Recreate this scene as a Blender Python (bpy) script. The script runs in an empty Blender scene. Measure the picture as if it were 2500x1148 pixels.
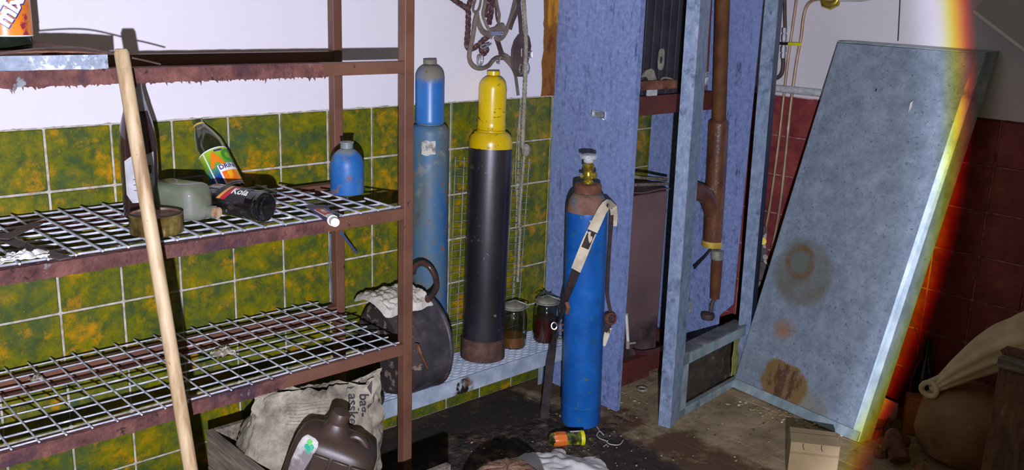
import bpy, math, random
from mathutils import Vector, Matrix, Quaternion, noise
R = random.Random(7)
D = bpy.data; S = bpy.context.scene; COL = S.collection
V = Vector; PI = math.pi

# ------------------------------------------------------------------ camera
FPX = 2258.145
CAM = V((-3.1337, -2.2794, 1.37365))
_pi, _ro, _ya = 0.2505162, 0.03396477, 0.81987901
FW = V((math.cos(_pi)*math.cos(_ya), math.cos(_pi)*math.sin(_ya), -math.sin(_pi)))
_r = V((math.sin(_ya), -math.cos(_ya), 0)); _u = _r.cross(FW)
RT = _r*math.cos(_ro) + _u*math.sin(_ro); UP = -_r*math.sin(_ro) + _u*math.cos(_ro)
cd = D.cameras.new('camera'); cam = D.objects.new('camera', cd); COL.objects.link(cam)
cd.sensor_fit = 'HORIZONTAL'; cd.sensor_width = 36.0; cd.lens = 36.0*FPX/2500
cd.clip_start = 0.02; cd.clip_end = 60
m = Matrix((RT, UP, -FW)).transposed().to_4x4(); m.translation = CAM
cam.matrix_world = m; S.camera = cam

# ------------------------------------------------------------------ world (dim warm light of the cellar) and the torch
w = D.worlds.new('world'); S.world = w; w.use_nodes = True
bg = w.node_tree.nodes['Background']; bg.inputs[0].default_value = (1.0, 0.86, 0.68, 1); bg.inputs[1].default_value = 0.115
LP = V((-3.30, -2.53, 1.20))
AX = V((0.491, 0.867, -0.081)).normalized(); HALF = 36.75
ld = D.lights.new('torch', 'POINT'); ld.energy = 300; ld.shadow_soft_size = 0.010; ld.color = (1, 1, 1)
lo = D.objects.new('torch', ld); COL.objects.link(lo); lo.location = LP
lo.rotation_euler = AX.to_track_quat('-Z', 'Y').to_euler()
ld.use_nodes = True
nt = ld.node_tree; nt.nodes.clear()
out = nt.nodes.new('ShaderNodeOutputLight'); em = nt.nodes.new('ShaderNodeEmission'); nt.links.new(em.outputs[0], out.inputs[0])
tc = nt.nodes.new('ShaderNodeTexCoord'); sx = nt.nodes.new('ShaderNodeSeparateXYZ'); nt.links.new(tc.outputs['Normal'], sx.inputs[0])
ab = nt.nodes.new('ShaderNodeMath'); ab.operation = 'MULTIPLY'; ab.inputs[1].default_value = -1; nt.links.new(sx.outputs[2], ab.inputs[0])
ac = nt.nodes.new('ShaderNodeMath'); ac.operation = 'ARCCOSINE'; nt.links.new(ab.outputs[0], ac.inputs[0])
def mr(a, b, c_, d_):
    n = nt.nodes.new('ShaderNodeMapRange'); n.interpolation_type = 'SMOOTHSTEP'
    for i, v in zip((1, 2, 3, 4), (a, b, c_, d_)): n.inputs[i].default_value = v
    nt.links.new(ac.outputs[0], n.inputs[0]); return n.outputs[0]
def mth(op, a, b):
    n = nt.nodes.new('ShaderNodeMath'); n.operation = op
    for i, x in enumerate((a, b)):
        if isinstance(x, (int, float)): n.inputs[i].default_value = x
        else: nt.links.new(x, n.inputs[i])
    return n.outputs[0]
dg = math.radians
cmb = nt.nodes.new('ShaderNodeCombineColor')
for i, (tint, a, b, ring) in enumerate(((1.0, HALF-0.65, HALF+0.30, 1.0), (0.99, HALF-1.15, HALF-0.08, 1.0), (1.24, HALF-1.65, HALF-0.70, 1.3))):
    edge = mr(dg(a), dg(b), 1, 0)
    rise = mr(dg(HALF-3.2), dg(HALF-1.4), 1.0, 1.9*ring if i < 2 else 2.0)
    body = mr(dg(6), dg(33), 1.0, 0.86)
    nt.links.new(mth('MULTIPLY', mth('MULTIPLY', mth('MULTIPLY', edge, rise), body), tint), cmb.inputs[i])
nt.links.new(cmb.outputs[0], em.inputs[0]); em.inputs[1].default_value = 1.0
S.view_settings.view_transform = 'Standard'; S.view_settings.look = 'None'
S.view_settings.exposure = 0.0; S.view_settings.gamma = 1.0; S.view_settings.use_curve_mapping = False

# ------------------------------------------------------------------ helpers
def ray(px, py): return FW*FPX + RT*(px-1250) - UP*(py-574)
def at(px, py, ax, val):
    d = ray(px, py); return CAM + d*((val-CAM[ax])/d[ax])
def pxm(p): return FPX/((V(p)-CAM).dot(FW))      # pixels per metre at p
def lin(v):
    v /= 255.0; return v/12.92 if v < .04045 else ((v+.055)/1.055)**2.4
def c(r, g, b, k=1.0):        # a colour read in the photograph under the cool torch -> albedo
    return (min(.9, lin(r)*1.00*k), min(.9, lin(g)*1.0*k), min(.9, lin(b)*.84*k))

class MB:
    def __init__(s): s.v = []; s.f = []; s.m = []; s.cur = 0
    def add(s, vs, fs):
        o = len(s.v); s.v += [V(p) for p in vs]
        for q in fs: s.f.append([o+i for i in q]); s.m.append(s.cur)
        return s
    def hexa(s, b, t):       # 4 bottom, 4 top points
        return s.add(list(b)+list(t), [(3,2,1,0),(4,5,6,7),(0,1,5,4),(1,2,6,5),(2,3,7,6),(3,0,4,7)])
    def box(s, x0, x1, y0, y1, z0, z1):
        x0,x1=sorted((x0,x1)); y0,y1=sorted((y0,y1)); z0,z1=sorted((z0,z1))
        return s.hexa([(x0,y0,z0),(x1,y0,z0),(x1,y1,z0),(x0,y1,z0)],[(x0,y0,z1),(x1,y0,z1),(x1,y1,z1),(x0,y1,z1)])
    def prism(s, poly, d):   # polygon extruded by vector d
        n=len(poly); d=V(d); p=[V(q) for q in poly]
        return s.add(p+[q+d for q in p], [tuple(range(n))[::-1], tuple(range(n,2*n))]+[(i,(i+1)%n,n+(i+1)%n,n+i) for i in range(n)])
    def bar(s, a, b, w, h, up=(0,0,1)):   # rectangular bar from a to b
        a=V(a); b=V(b); d=(b-a).normalized(); x=d.cross(V(up)).normalized(); y=x.cross(d)
        c4=[x*(-w/2)+y*(-h/2), x*(w/2)+y*(-h/2), x*(w/2)+y*(h/2), x*(-w/2)+y*(h/2)]
        return s.hexa([a+q for q in c4],[b+q for q in c4])
    def tube(s, pts, r, n=8, closed=False, caps=True, flat=1.0, up=None, twist=0):
        pts=[V(p) for p in pts]; N=len(pts); vs=[]; prev=None
        rr = r if isinstance(r,(list,tuple)) else [r]*N
        for i,p in enumerate(pts):
            if closed: t=(pts[(i+1)%N]-pts[i-1])
            else: t=pts[min(i+1,N-1)]-pts[max(i-1,0)]
            t = t.normalized() if t.length>1e-9 else V((0,0,1))
            if up is not None: y=V(up); x=t.cross(y); x=x.normalized() if x.length>1e-6 else V((1,0,0)); y=x.cross(t)
            elif prev is None:
                h=V((0,0,1)) if abs(t.z)<.9 else V((1,0,0)); x=t.cross(h).normalized(); y=x.cross(t)
            else:
                x=(prev-t*prev.dot(t)); x=x.normalized() if x.length>1e-6 else t.orthogonal().normalized(); y=x.cross(t)
            prev=x
            for k in range(n):
                a=2*PI*k/n+twist*i
                vs.append(p+x*math.cos(a)*rr[i]+y*math.sin(a)*rr[i]*flat)
        fs=[]
        for i in range(N if closed else N-1):
            j=(i+1)%N
            for k in range(n):
                fs.append((i*n+k,i*n+(k+1)%n,j*n+(k+1)%n,j*n+k))
        if caps and not closed: fs+= [tuple(range(n))[::-1], tuple(range((N-1)*n,N*n))]
        return s.add(vs,fs)
    def ribbon(s, pts, wd, th, nrm):      # flat strap; nrm = face normal (vector or list)
        pts=[V(p) for p in pts]; N=len(pts); vs=[]
        ww = wd if isinstance(wd,(list,tuple)) else [wd]*N
        for i,p in enumerate(pts):
            t=(pts[min(i+1,N-1)]-pts[max(i-1,0)]).normalized(); nn=V(nrm[i] if isinstance(nrm,list) else nrm)
            x=t.cross(nn).normalized(); y=x.cross(t)
            for a,b in ((-.5,-.5),(.5,-.5),(.5,.5),(-.5,.5)): vs.append(p+x*a*ww[i]+y*b*th)
        fs=[]
        for i in range(N-1):
            for k in range(4): fs.append((i*4+k,i*4+(k+1)%4,(i+1)*4+(k+1)%4,(i+1)*4+k))
        fs+=[(3,2,1,0),tuple(range((N-1)*4,N*4))]
        return s.add(vs,fs)
    def lathe(s, prof, n=32, o=(0,0,0), cap0=True, cap1=True, jit=0, sq=None):
        o=V(o); vs=[]; N=len(prof)
        for i,(r,z) in enumerate(prof):
            for k in range(n):
                a=2*PI*k/n; q=r
                if sq: e=sq; ca,sa=abs(math.cos(a)),abs(math.sin(a)); q=r/((ca**e+sa**e)**(1/e))
                if jit: q+=jit*noise.noise(V((math.cos(a)*3,math.sin(a)*3,z*14)))
                vs.append(o+V((math.cos(a)*q,math.sin(a)*q,z)))
        fs=[(i*n+k,i*n+(k+1)%n,(i+1)*n+(k+1)%n,(i+1)*n+k) for i in range(N-1) for k in range(n)]
        if cap0: fs.append(tuple(range(n))[::-1])
        if cap1: fs.append(tuple(range((N-1)*n,N*n)))
        return s.add(vs,fs)
    def grid(s, fn, nu, nv, th=0, wrapu=False):   # surface fn(u,v); th thickness along normal
        P=[[V(fn(i/nu,j/nv)) for i in range(nu+1)] for j in range(nv+1)]
        vs=[p for row in P for p in row]; W=nu+1
        fs=[(j*W+i,j*W+i+1,(j+1)*W+i+1,(j+1)*W+i) for j in range(nv) for i in range(nu)]
        if th:
            n2=[]
            for j in range(nv+1):
                for i in range(nu+1):
                    a=P[j][min(i+1,nu)]-P[j][max(i-1,0)]; b=P[min(j+1,nv)][i]-P[max(j-1,0)][i]
                    nn=a.cross(b); nn=nn.normalized() if nn.length>1e-9 else V((0,0,1))
                    n2.append(P[j][i]-nn*th)
            o=len(vs); vs+=n2
            fs+=[tuple(o+q for q in f)[::-1] for f in fs]
            ed=[(i,i+1) for i in range(nu)]+[(nv*W+i+1,nv*W+i) for i in range(nu)][::1]+[((j+1)*W,j*W) for j in range(nv)]+[(j*W+nu,(j+1)*W+nu) for j in range(nv)]
            fs+=[(b,a,o+a,o+b) for a,b in ed]
        return s.add(vs,fs)
    def xf(s, M): s.v=[M@p for p in s.v]; return s
    def merge(s, o): 
        k=len(s.v); s.v+=o.v; s.f+=[[k+i for i in q] for q in o.f]; s.m+=o.m; return s

def obj(name, mb, mats, parent=None, smooth=35, bevel=0, local=False, disp=0, sub=0):
    """one mesh object; vertices are world coordinates unless local."""
    me=D.meshes.new(name)
    vs=mb.v
    if parent is not None and not local:
        inv=parent.matrix_basis.inverted() if parent.parent is None else (parent.parent.matrix_basis@parent.matrix_basis).inverted()
        vs=[inv@p for p in vs]
    org=V((0,0,0))
    if parent is None and not local:
        lo_=[min(p[i] for p in vs) for i in range(3)]; hi=[max(p[i] for p in vs) for i in range(3)]
        org=V(((lo_[0]+hi[0])/2,(lo_[1]+hi[1])/2,lo_[2])); vs=[p-org for p in vs]
    me.from_pydata([tuple(p) for p in vs],[],mb.f); me.validate()
    if not isinstance(mats,(list,tuple)): mats=[mats]
    for q in mats: me.materials.append(q)
    if len(mats)>1:
        for p,k in zip(me.polygons,mb.m): p.material_index=k
    if smooth: me.shade_smooth(); me.set_sharp_from_angle(angle=math.radians(smooth))
    o=D.objects.new(name,me); COL.objects.link(o); o.location=org
    if parent is not None: o.parent=parent
    if bevel:
        b=o.modifiers.new('bevel','BEVEL'); b.width=bevel; b.segments=2; b.limit_method='ANGLE'
    if sub:
        q=o.modifiers.new('sub','SUBSURF'); q.levels=sub; q.render_levels=sub
    return o
def tag(o, label, cat, group=None, kind=None):
    if label: o['label']=label
    if cat: o['category']=cat
    if group: o['group']=group
    if kind: o['kind']=kind
    return o
def thing(name, label, cat, loc=(0,0,0), q=None, group=None):
    o=D.objects.new(name,None); COL.objects.link(o); o.empty_display_size=.03
    M=(q.to_matrix().to_4x4() if q else Matrix.Identity(4)); M.translation=V(loc); o.matrix_basis=M
    return tag(o,label,cat,group)
def struct(name, mb, mt, **k):
    o=obj(name,mb,mt,**k); o['kind']='structure'; return o
def stand(a, b):        # quaternion turning +Z into b-a
    return (V(b)-V(a)).normalized().to_track_quat('Z','Y')
def facing(root, p=None):  # local angle that looks at the camera
    d=root.matrix_basis.inverted()@(CAM if p is None else V(p)); return math.atan2(d.y,d.x)
def arc(fn, n): return [fn(i/n) for i in range(n+1)]
def smoothpath(pts, k=5):
    pts=[V(p) for p in pts]; o=[]
    for i in range(len(pts)-1):
        p0=pts[max(i-1,0)];p1=pts[i];p2=pts[i+1];p3=pts[min(i+2,len(pts)-1)]
        for j in range(k):
            t=j/k; o.append(.5*((2*p1)+(p2-p0)*t+(2*p0-5*p1+4*p2-p3)*t*t+(3*p1-p0-3*p2+p3)*t**3))
    o.append(pts[-1]); return o
def text_mb(body, size, bold=0.0, shear=0, align='CENTER'):
    cu=D.curves.new('txt','FONT'); cu.body=body; cu.size=size; cu.align_x=align; cu.align_y='CENTER'; cu.offset=bold; cu.shear=shear; cu.resolution_u=3
    o=D.objects.new('txt',cu); COL.objects.link(o); dg_=bpy.context.evaluated_depsgraph_get(); dg_.update()
    me=D.meshes.new_from_object(o.evaluated_get(dg_)); mb=MB(); mb.add([v.co for v in me.vertices],[tuple(p.vertices) for p in me.polygons])
    D.objects.remove(o); D.curves.remove(cu); D.meshes.remove(me); return mb
def subdivide_long(mb, L):     # cut faces so that text can bend
    import bmesh
    me=D.meshes.new('t'); me.from_pydata([tuple(p) for p in mb.v],[],mb.f); bm=bmesh.new(); bm.from_mesh(me)
    bmesh.ops.triangulate(bm,faces=bm.faces[:])
    for _ in range(4):
        e=[x for x in bm.edges if x.calc_length()>L]
        if not e: break
        bmesh.ops.subdivide_edges(bm,edges=e,cuts=1); bmesh.ops.triangulate(bm,faces=bm.faces[:])
    bm.verts.index_update(); r=MB(); r.add([v.co.copy() for v in bm.verts],[tuple(v.index for v in f.verts) for f in bm.faces]); bm.free(); D.meshes.remove(me); return r
def wrap(mb, r, ang, z0):      # x -> around the cylinder, y -> up
    for i,p in enumerate(mb.v):
        a=ang+p.x/r; q=r+p.z; mb.v[i]=V((math.cos(a)*q,math.sin(a)*q,z0+p.y))
    return mb
def patch(r, a0, a1, z0, z1, n=14, m=1):   # curved label patch
    return MB().grid(lambda u,v:(math.cos(a0+(a1-a0)*u)*r,math.sin(a0+(a1-a0)*u)*r,z0+(z1-z0)*v),n,m)

# ------------------------------------------------------------------ materials
def mat(name, stops, scale=6, detail=6, rough=.6, metal=0, bump=.15, bscale=60, spots=(), stretch=(1,1,1), world=False, dist=0.0, spec=.5, vor=0, coat=0, bdist=.002, ro=.6, rand=0.0):
    mt=D.materials.new(name); mt.use_nodes=True; t=mt.node_tree; N=t.nodes; L=t.links
    b=N['Principled BSDF']; b.inputs['Roughness'].default_value=rough; b.inputs['Metallic'].default_value=metal
    b.inputs['Specular IOR Level'].default_value=spec; b.inputs['Coat Weight'].default_value=coat; b.inputs['Coat Roughness'].default_value=.12
    if world: g=N.new('ShaderNodeNewGeometry'); co=g.outputs['Position']
    else: g=N.new('ShaderNodeTexCoord'); co=g.outputs['Object']
    if rand:
        oi=N.new('ShaderNodeObjectInfo'); ml=N.new('ShaderNodeMath'); ml.operation='MULTIPLY'; ml.inputs[1].default_value=rand; L.new(oi.outputs['Random'],ml.inputs[0])
        va=N.new('ShaderNodeVectorMath'); va.operation='ADD'; L.new(co,va.inputs[0]); L.new(ml.outputs[0],va.inputs[1]); con=va.outputs[0]
    else: con=co
    def mapped(st, off=0):
        mp=N.new('ShaderNodeMapping'); mp.inputs['Scale'].default_value=st; mp.inputs['Location'].default_value=(off,off*1.7,off*.6); L.new(con,mp.inputs[0]); return mp.outputs[0]
    def nz(sc, de, st, off=0, ds=0.0, ro=ro):
        n=N.new('ShaderNodeTexNoise'); n.inputs['Scale'].default_value=sc; n.inputs['Detail'].default_value=de; n.inputs['Distortion'].default_value=ds; n.inputs['Roughness'].default_value=ro
        L.new(mapped(st,off),n.inputs['Vector']); return n.outputs['Fac']
    if len(stops)==1: col=None; base=stops[0][1]
    else:
        cr=N.new('ShaderNodeValToRGB'); e=cr.color_ramp.elements
        while len(e)<len(stops): e.new(.5)
        for q,(p,k) in zip(e,stops): q.position=p; q.color=(*k,1)
        if vor:
            vn=N.new('ShaderNodeTexVoronoi'); vn.inputs['Scale'].default_value=vor; L.new(mapped(stretch),vn.inputs['Vector'])
            sp=N.new('ShaderNodeSeparateColor'); L.new(vn.outputs['Color'],sp.inputs[0]); mm=N.new('ShaderNodeMix'); mm.inputs[0].default_value=.55
            L.new(sp.outputs[0],mm.inputs[2]); L.new(nz(scale,detail,stretch,0,dist),mm.inputs[3]); L.new(mm.outputs[0],cr.inputs[0])
        else: L.new(nz(scale,detail,stretch,0,dist),cr.inputs[0])
        col=cr.outputs[0]; base=None
    rg=None
    sepc=None
    for k,sp in enumerate(spots):
        sc,lo_,hi,cl=sp[:4]; op=sp[4] if len(sp)>4 else {}
        f=nz(sc,op.get('detail',6),op.get('stretch',(1,1,1)),3.3+k*5.1,op.get('dist',0))
        for lm in ([op['lim']] if isinstance(op.get('lim'),tuple) else op.get('lim',[])):
            if lm[0]=='pt':      # ('pt',(x,y,z),r0,r1): bonus inside the ball
                vm=N.new('ShaderNodeVectorMath'); vm.operation='DISTANCE'; L.new(co,vm.inputs[0]); vm.inputs[1].default_value=lm[1]; src=vm.outputs['Value']; a,b_=lm[2],lm[3]
            else:
                if sepc is None: sepc=N.new('ShaderNodeSeparateXYZ'); L.new(co,sepc.inputs[0])
                src=sepc.outputs['xyz'.index(lm[0])]; a,b_=lm[1],lm[2]
            mr_=N.new('ShaderNodeMapRange'); mr_.interpolation_type='SMOOTHSTEP'; L.new(src,mr_.inputs[0]); mr_.inputs[1].default_value=a; mr_.inputs[2].default_value=b_; mr_.inputs[3].default_value=0; mr_.inputs[4].default_value=-1
            ad=N.new('ShaderNodeMath'); ad.operation='MULTIPLY_ADD'; L.new(mr_.outputs[0],ad.inputs[0]); ad.inputs[1].default_value=op.get('amt',.6); L.new(f,ad.inputs[2]); f=ad.outputs[0]
        mk=N.new('ShaderNodeMapRange'); L.new(f,mk.inputs[0]); mk.inputs[1].default_value=lo_; mk.inputs[2].default_value=hi; f=mk.outputs[0]
        mx=N.new('ShaderNodeMix'); mx.data_type='RGBA'; L.new(f,mx.inputs[0])
        if col is None: mx.inputs[6].default_value=(*base,1)
        else: L.new(col,mx.inputs[6])
        mx.inputs[7].default_value=(*cl,1); col=mx.outputs[2]
        if 'rough' in op or 'metal' in op:
            for key,nm in (('rough','Roughness'),('metal','Metallic')):
                if key in op:
                    m2=N.new('ShaderNodeMix'); L.new(f,m2.inputs[0])
                    if b.inputs[nm].is_linked: L.new(b.inputs[nm].links[0].from_socket,m2.inputs[2])
                    else: m2.inputs[2].default_value=b.inputs[nm].default_value
                    m2.inputs[3].default_value=op[key]; L.new(m2.outputs[0],b.inputs[nm])
    if col is None: b.inputs['Base Color'].default_value=(*base,1)
    else: L.new(col,b.inputs['Base Color'])
    if bump:
        bp=N.new('ShaderNodeBump'); bp.inputs['Strength'].default_value=bump; bp.inputs['Distance'].default_value=bdist
        L.new(nz(bscale,4,stretch,9.1),bp.inputs['Height']); L.new(bp.outputs[0],b.inputs['Normal'])
    return mt
def glass(name, col, rough=.03, ior=1.45, thin=False):
    mt=D.materials.new(name); mt.use_nodes=True; b=mt.node_tree.nodes['Principled BSDF']
    b.inputs['Base Color'].default_value=(*col,1); b.inputs['Transmission Weight'].default_value=1; b.inputs['Roughness'].default_value=rough; b.inputs['IOR'].default_value=ior
    return mt
def vgrad(name, stops, z0, z1, rough=.4):     # printed label with a colour run along local z
    mt=D.materials.new(name); mt.use_nodes=True; t=mt.node_tree; N=t.nodes; b=N['Principled BSDF']; b.inputs['Roughness'].default_value=rough
    g=N.new('ShaderNodeTexCoord'); s_=N.new('ShaderNodeSeparateXYZ'); t.links.new(g.outputs['Object'],s_.inputs[0]); r_=N.new('ShaderNodeMapRange'); t.links.new(s_.outputs[2],r_.inputs[0]); r_.inputs[1].default_value=z0; r_.inputs[2].default_value=z1
    cr=N.new('ShaderNodeValToRGB'); e=cr.color_ramp.elements
    while len(e)<len(stops): e.new(.5)
    for q,(p,k) in zip(e,stops): q.position=p; q.color=(*k,1)
    t.links.new(r_.outputs[0],cr.inputs[0]); t.links.new(cr.outputs[0],b.inputs['Base Color']); return mt
def plain(name, col, rough=.5, metal=0, spec=.5): return mat(name,[(0,col)],rough=rough,metal=metal,bump=0,spec=spec)

M={}
M['plaster']=mat('white_plaster',[(.3,(.80,.78,.80)),(.7,(.84,.82,.83))],scale=3,rough=.85,bump=.35,bscale=9,bdist=.006,world=True,spec=.2,
  spots=[(30,.36,.46,c(150,145,138),{'lim':('z',1.050,1.066),'amt':.9}),
         (16,.30,.34,c(140,92,44),{'lim':[('x',-.890,-.935)],'amt':.6,'stretch':(1,1,.4)}),
         (14,.44,.54,c(196,138,40),{'lim':[('x',-.88,-.92),('z',1.30,1.22)],'amt':.9,'stretch':(1,1,.3)}),
         (34,.54,.62,c(118,66,36),{'lim':[('x',-.89,-.945)],'amt':.3,'stretch':(1,1,.5)})])
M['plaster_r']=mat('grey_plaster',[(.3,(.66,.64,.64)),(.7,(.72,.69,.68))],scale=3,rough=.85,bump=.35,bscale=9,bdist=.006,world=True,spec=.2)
M['grout']=mat('pale_grout',[(.35,c(150,145,140)),(.6,c(205,200,200))],scale=40,rough=.9,bump=.4,bscale=120,world=True)
M['grout_r']=mat('pink_grout',[(.35,c(120,75,75)),(.6,c(190,140,135))],scale=30,rough=.9,bump=.4,bscale=120,world=True)
M['gtile']=mat('green_glazed_tile',[(.33,c(50,72,48,1.12)),(.43,c(74,86,34,1.12)),(.50,c(98,102,20,1.12)),(.57,c(116,112,14,1.12)),(.68,c(160,126,10,1.12))],scale=17,detail=12,ro=.74,rough=.34,bump=.12,bscale=30,bdist=.003,world=True,dist=.25,spec=.35,
  spots=[(6.5,.50,.68,c(60,84,52,1.12)),(11,.54,.66,c(186,132,8,1.12),{'detail':12}),(60,.62,.72,c(170,136,20,1.12)),(10,.66,.74,c(56,80,90,1.12))])
M['rtile']=mat('red_glazed_tile',[(.30,c(104,46,50,1.00)),(.5,c(138,64,68,1.00)),(.7,c(162,86,86,1.00))],scale=12,detail=8,rough=.35,bump=.15,bscale=30,world=True,ro=.7,dist=.2,spec=.3,
  spots=[(5,.5,.7,c(128,52,56))])
M['ftile']=mat('dirty_floor_tile',[(.3,c(118,102,84)),(.5,c(160,142,118)),(.7,c(190,172,148))],scale=9,detail=11,ro=.72,rough=.8,bump=.5,bscale=45,bdist=.003,world=True,spec=.2,
  spots=[(3.2,.52,.66,c(135,104,80)),(30,.60,.68,c(70,56,46)),(12,.62,.7,c(150,112,72)),
         (5,.35,.5,c(96,74,58),{'lim':[('x',-.85,-.55)],'amt':.9}),(9,.26,.48,c(58,52,52),{'lim':[('x',-1.02,-.86)],'amt':.6,'detail':10}),(45,.60,.66,c(110,96,88),{'lim':[('x',-1.0,-.9)],'amt':.4})])
M['dirt']=mat('dark_grit',[(.3,c(36,32,34)),(.5,c(72,64,62)),(.68,c(118,100,90))],scale=24,detail=9,rough=.95,bump=1,bscale=70,bdist=.01,world=True,spec=.15,spots=[(9,.62,.68,c(135,105,85)),(55,.66,.70,c(150,140,130))])
M['brownpaint']=mat('brown_painted_steel',[(.35,c(102,68,56)),(.65,c(120,82,68))],scale=9,rough=.5,bump=.15,bscale=120,spots=[(35,.66,.70,c(70,42,38)),(60,.70,.73,c(160,130,125))])
M['rustrail']=mat('flaking_rusted_rail',[(.3,c(85,48,48,0.62)),(.5,c(130,82,80,0.62)),(.68,c(165,110,100,0.62))],scale=22,detail=9,rough=.85,bump=1,bscale=70,bdist=.006,spots=[(9,.54,.64,c(70,44,58)),(12,.63,.66,c(130,140,152)),(40,.64,.68,c(50,32,34)),(18,.68,.72,c(170,105,60))])
M['galv']=mat('galvanised_steel',[(.34,c(100,118,152,1.32)),(.5,c(124,142,176,1.38)),(.66,c(152,168,202,1.38))],scale=45,detail=12,ro=.78,rough=.5,metal=.25,bump=.15,bscale=60,stretch=(1,1,.6),
  spots=[(12,.56,.70,c(84,104,140)),(50,.64,.68,c(60,70,96),{'stretch':(1,1,.3)}),(40,.70,.72,c(220,225,240))],spec=.5)
M['galvstain']=mat('spotted_galvanised_steel',[(.34,c(90,106,154,1.5)),(.5,c(108,124,174,1.6)),(.66,c(132,148,196,1.6))],scale=55,detail=12,ro=.8,rough=.55,metal=.15,bump=.15,bscale=60,
  spots=[(50,.55,.66,c(62,76,120),{'stretch':(1,1,.25),'detail':10}),(34,.66,.69,c(44,50,70),{'stretch':(1,1,.16),'dist':.5}),(3,.50,.75,c(136,156,214,1.2))],spec=.4)
M['galvdull']=mat('dull_galvanised_steel',[(.25,c(105,124,140,1.25)),(.5,c(140,158,172,1.25)),(.8,c(175,190,202,1.25))],scale=22,detail=10,rough=.5,metal=.3,bump=.12,bscale=60,stretch=(1,1,.6),spots=[(7,.62,.72,c(84,104,150))])
M['wire']=mat('galvanised_wire',[(.3,c(150,160,190)),(.6,c(215,222,245))],scale=30,rough=.5,metal=.2,bump=.3,bscale=150,spots=[(24,.60,.66,c(235,238,250),{'rough':.9}),(14,.66,.70,c(150,110,80))])
M['wire2']=mat('grey_thin_wire',[(.3,c(110,115,110)),(.6,c(165,170,165))],scale=30,rough=.5,metal=.3,bump=0)
M['wood']=mat('pale_ash_wood',[(.35,c(172,140,105,0.74)),(.5,c(214,186,150,0.74)),(.65,c(232,208,176,0.74))],scale=9,detail=5,rough=.55,bump=.25,bscale=30,stretch=(5,5,.5),spots=[(70,.70,.73,c(130,100,80)),(10,.60,.70,c(190,170,150))])
M['greywood']=mat('weathered_grey_board',[(.3,c(70,64,60)),(.55,c(128,118,110)),(.7,c(160,150,140))],scale=16,detail=7,rough=.9,bump=.6,bscale=50,stretch=(5,.5,5))
M['soil']=mat('brown_rubbish_soil',[(.3,c(40,30,26)),(.5,c(85,66,54)),(.7,c(140,115,92))],scale=30,detail=9,rough=.95,bump=1,bscale=80,bdist=.008,world=True)
M['bluecyl']=mat('blue_gloss_paint_worn',[(.3,c(18,84,172)),(.6,c(28,104,198)),(.8,c(50,124,206))],scale=12,rough=.33,bump=.08,bscale=40,spots=[(44,.62,.68,c(70,110,100),{'rough':.6}),(16,.60,.72,c(36,84,120),{'rough':.5})])
M['bluebase']=M['bluecyl']
M['primer']=mat('rusty_shoulder_with_primer',[(.35,c(120,78,66,0.70)),(.5,c(165,120,105,0.70)),(.62,c(105,130,140,0.70)),(.75,c(195,190,180,0.70))],scale=14,detail=8,rough=.75,bump=.4,bscale=70)
M['bluedull']=mat('blue_grey_scraped_paint',[(.30,c(105,85,80,0.75)),(.44,c(100,125,140,0.75)),(.56,c(72,122,175,0.75)),(.7,c(38,100,178,0.75))],scale=11,detail=9,rough=.5,bump=.2,bscale=70,stretch=(1,1,.45),spots=[(30,.60,.66,c(135,85,72),{'rough':.8}),(12,.60,.70,c(130,135,130))])
M['bluecap']=mat('blue_cap_paint',[(.3,c(45,110,190)),(.7,c(55,122,202))],scale=8,rough=.35,bump=.05,spots=[(50,.64,.68,c(120,80,70))])
M['bluecaptop']=mat('blue_cap_scraped_top',[(.35,c(118,112,104)),(.5,c(132,128,122)),(.65,c(90,122,160))],scale=22,detail=8,rough=.6,bump=.2,bscale=70,spots=[(40,.62,.66,c(150,95,80))])
M['yellow']=mat('yellow_gloss_paint_chipped',[(.3,c(212,178,10)),(.7,c(236,206,14))],scale=7,rough=.3,bump=.05,spots=[(26,.62,.65,c(110,80,32),{'stretch':(1,1,2.4),'rough':.8}),(60,.67,.69,c(90,60,25))])
M['blackcyl']=mat('black_paint_scuffed',[(.3,c(32,30,36,0.60)),(.55,c(48,46,56,0.60)),(.75,c(70,66,76,0.60))],scale=12,detail=8,rough=.40,bump=.12,bscale=90,spec=1.0,coat=.25,stretch=(1,1,.4),spots=[(60,.68,.72,c(150,140,140)),(12,.64,.70,c(95,62,55),{'rough':.8})])
M['blackrust']=mat('rusty_black_foot_ring',[(.3,c(44,32,32)),(.5,c(80,56,50)),(.7,c(112,80,66))],scale=22,detail=8,rough=.8,bump=.4,bscale=60)
M['rust']=mat('orange_brown_rust',[(.3,c(70,46,40)),(.5,c(112,72,56)),(.7,c(148,102,80))],scale=26,detail=8,rough=.85,bump=.6,bscale=90)
M['brass']=mat('brass',[(.3,c(165,140,50)),(.7,c(225,205,90))],scale=40,rough=.28,metal=.75,bump=0)
M['chrome']=mat('bright_zinc_plate',[(.3,(.62,.66,.70)),(.7,(.85,.87,.9))],scale=40,rough=.22,metal=.85,bump=0)
M['plasticwhite']=mat('grey_white_plastic',[(.3,c(170,175,190)),(.7,c(215,218,230))],scale=60,rough=.4,bump=0)
M['brownbeam']=mat('oxblood_steel_beam',[(.3,c(88,44,40)),(.7,c(110,58,52))],scale=8,rough=.55,bump=.1,spots=[(20,.64,.7,c(60,40,38))])
M['tank']=mat('dusty_brown_tank',[(.3,c(98,78,84)),(.6,c(124,98,102)),(.8,c(140,112,112))],scale=4,detail=8,rough=.6,bump=.15,bscale=90,spots=[(6,.34,.50,c(58,50,56),{'lim':('z',.20,.32),'amt':.5}),(70,.70,.73,c(160,150,150))])
M['darkbox']=mat('charcoal_ribbed_casing',[(.3,c(42,42,54)),(.7,c(58,58,70))],scale=20,rough=.6,bump=.1)
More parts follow.
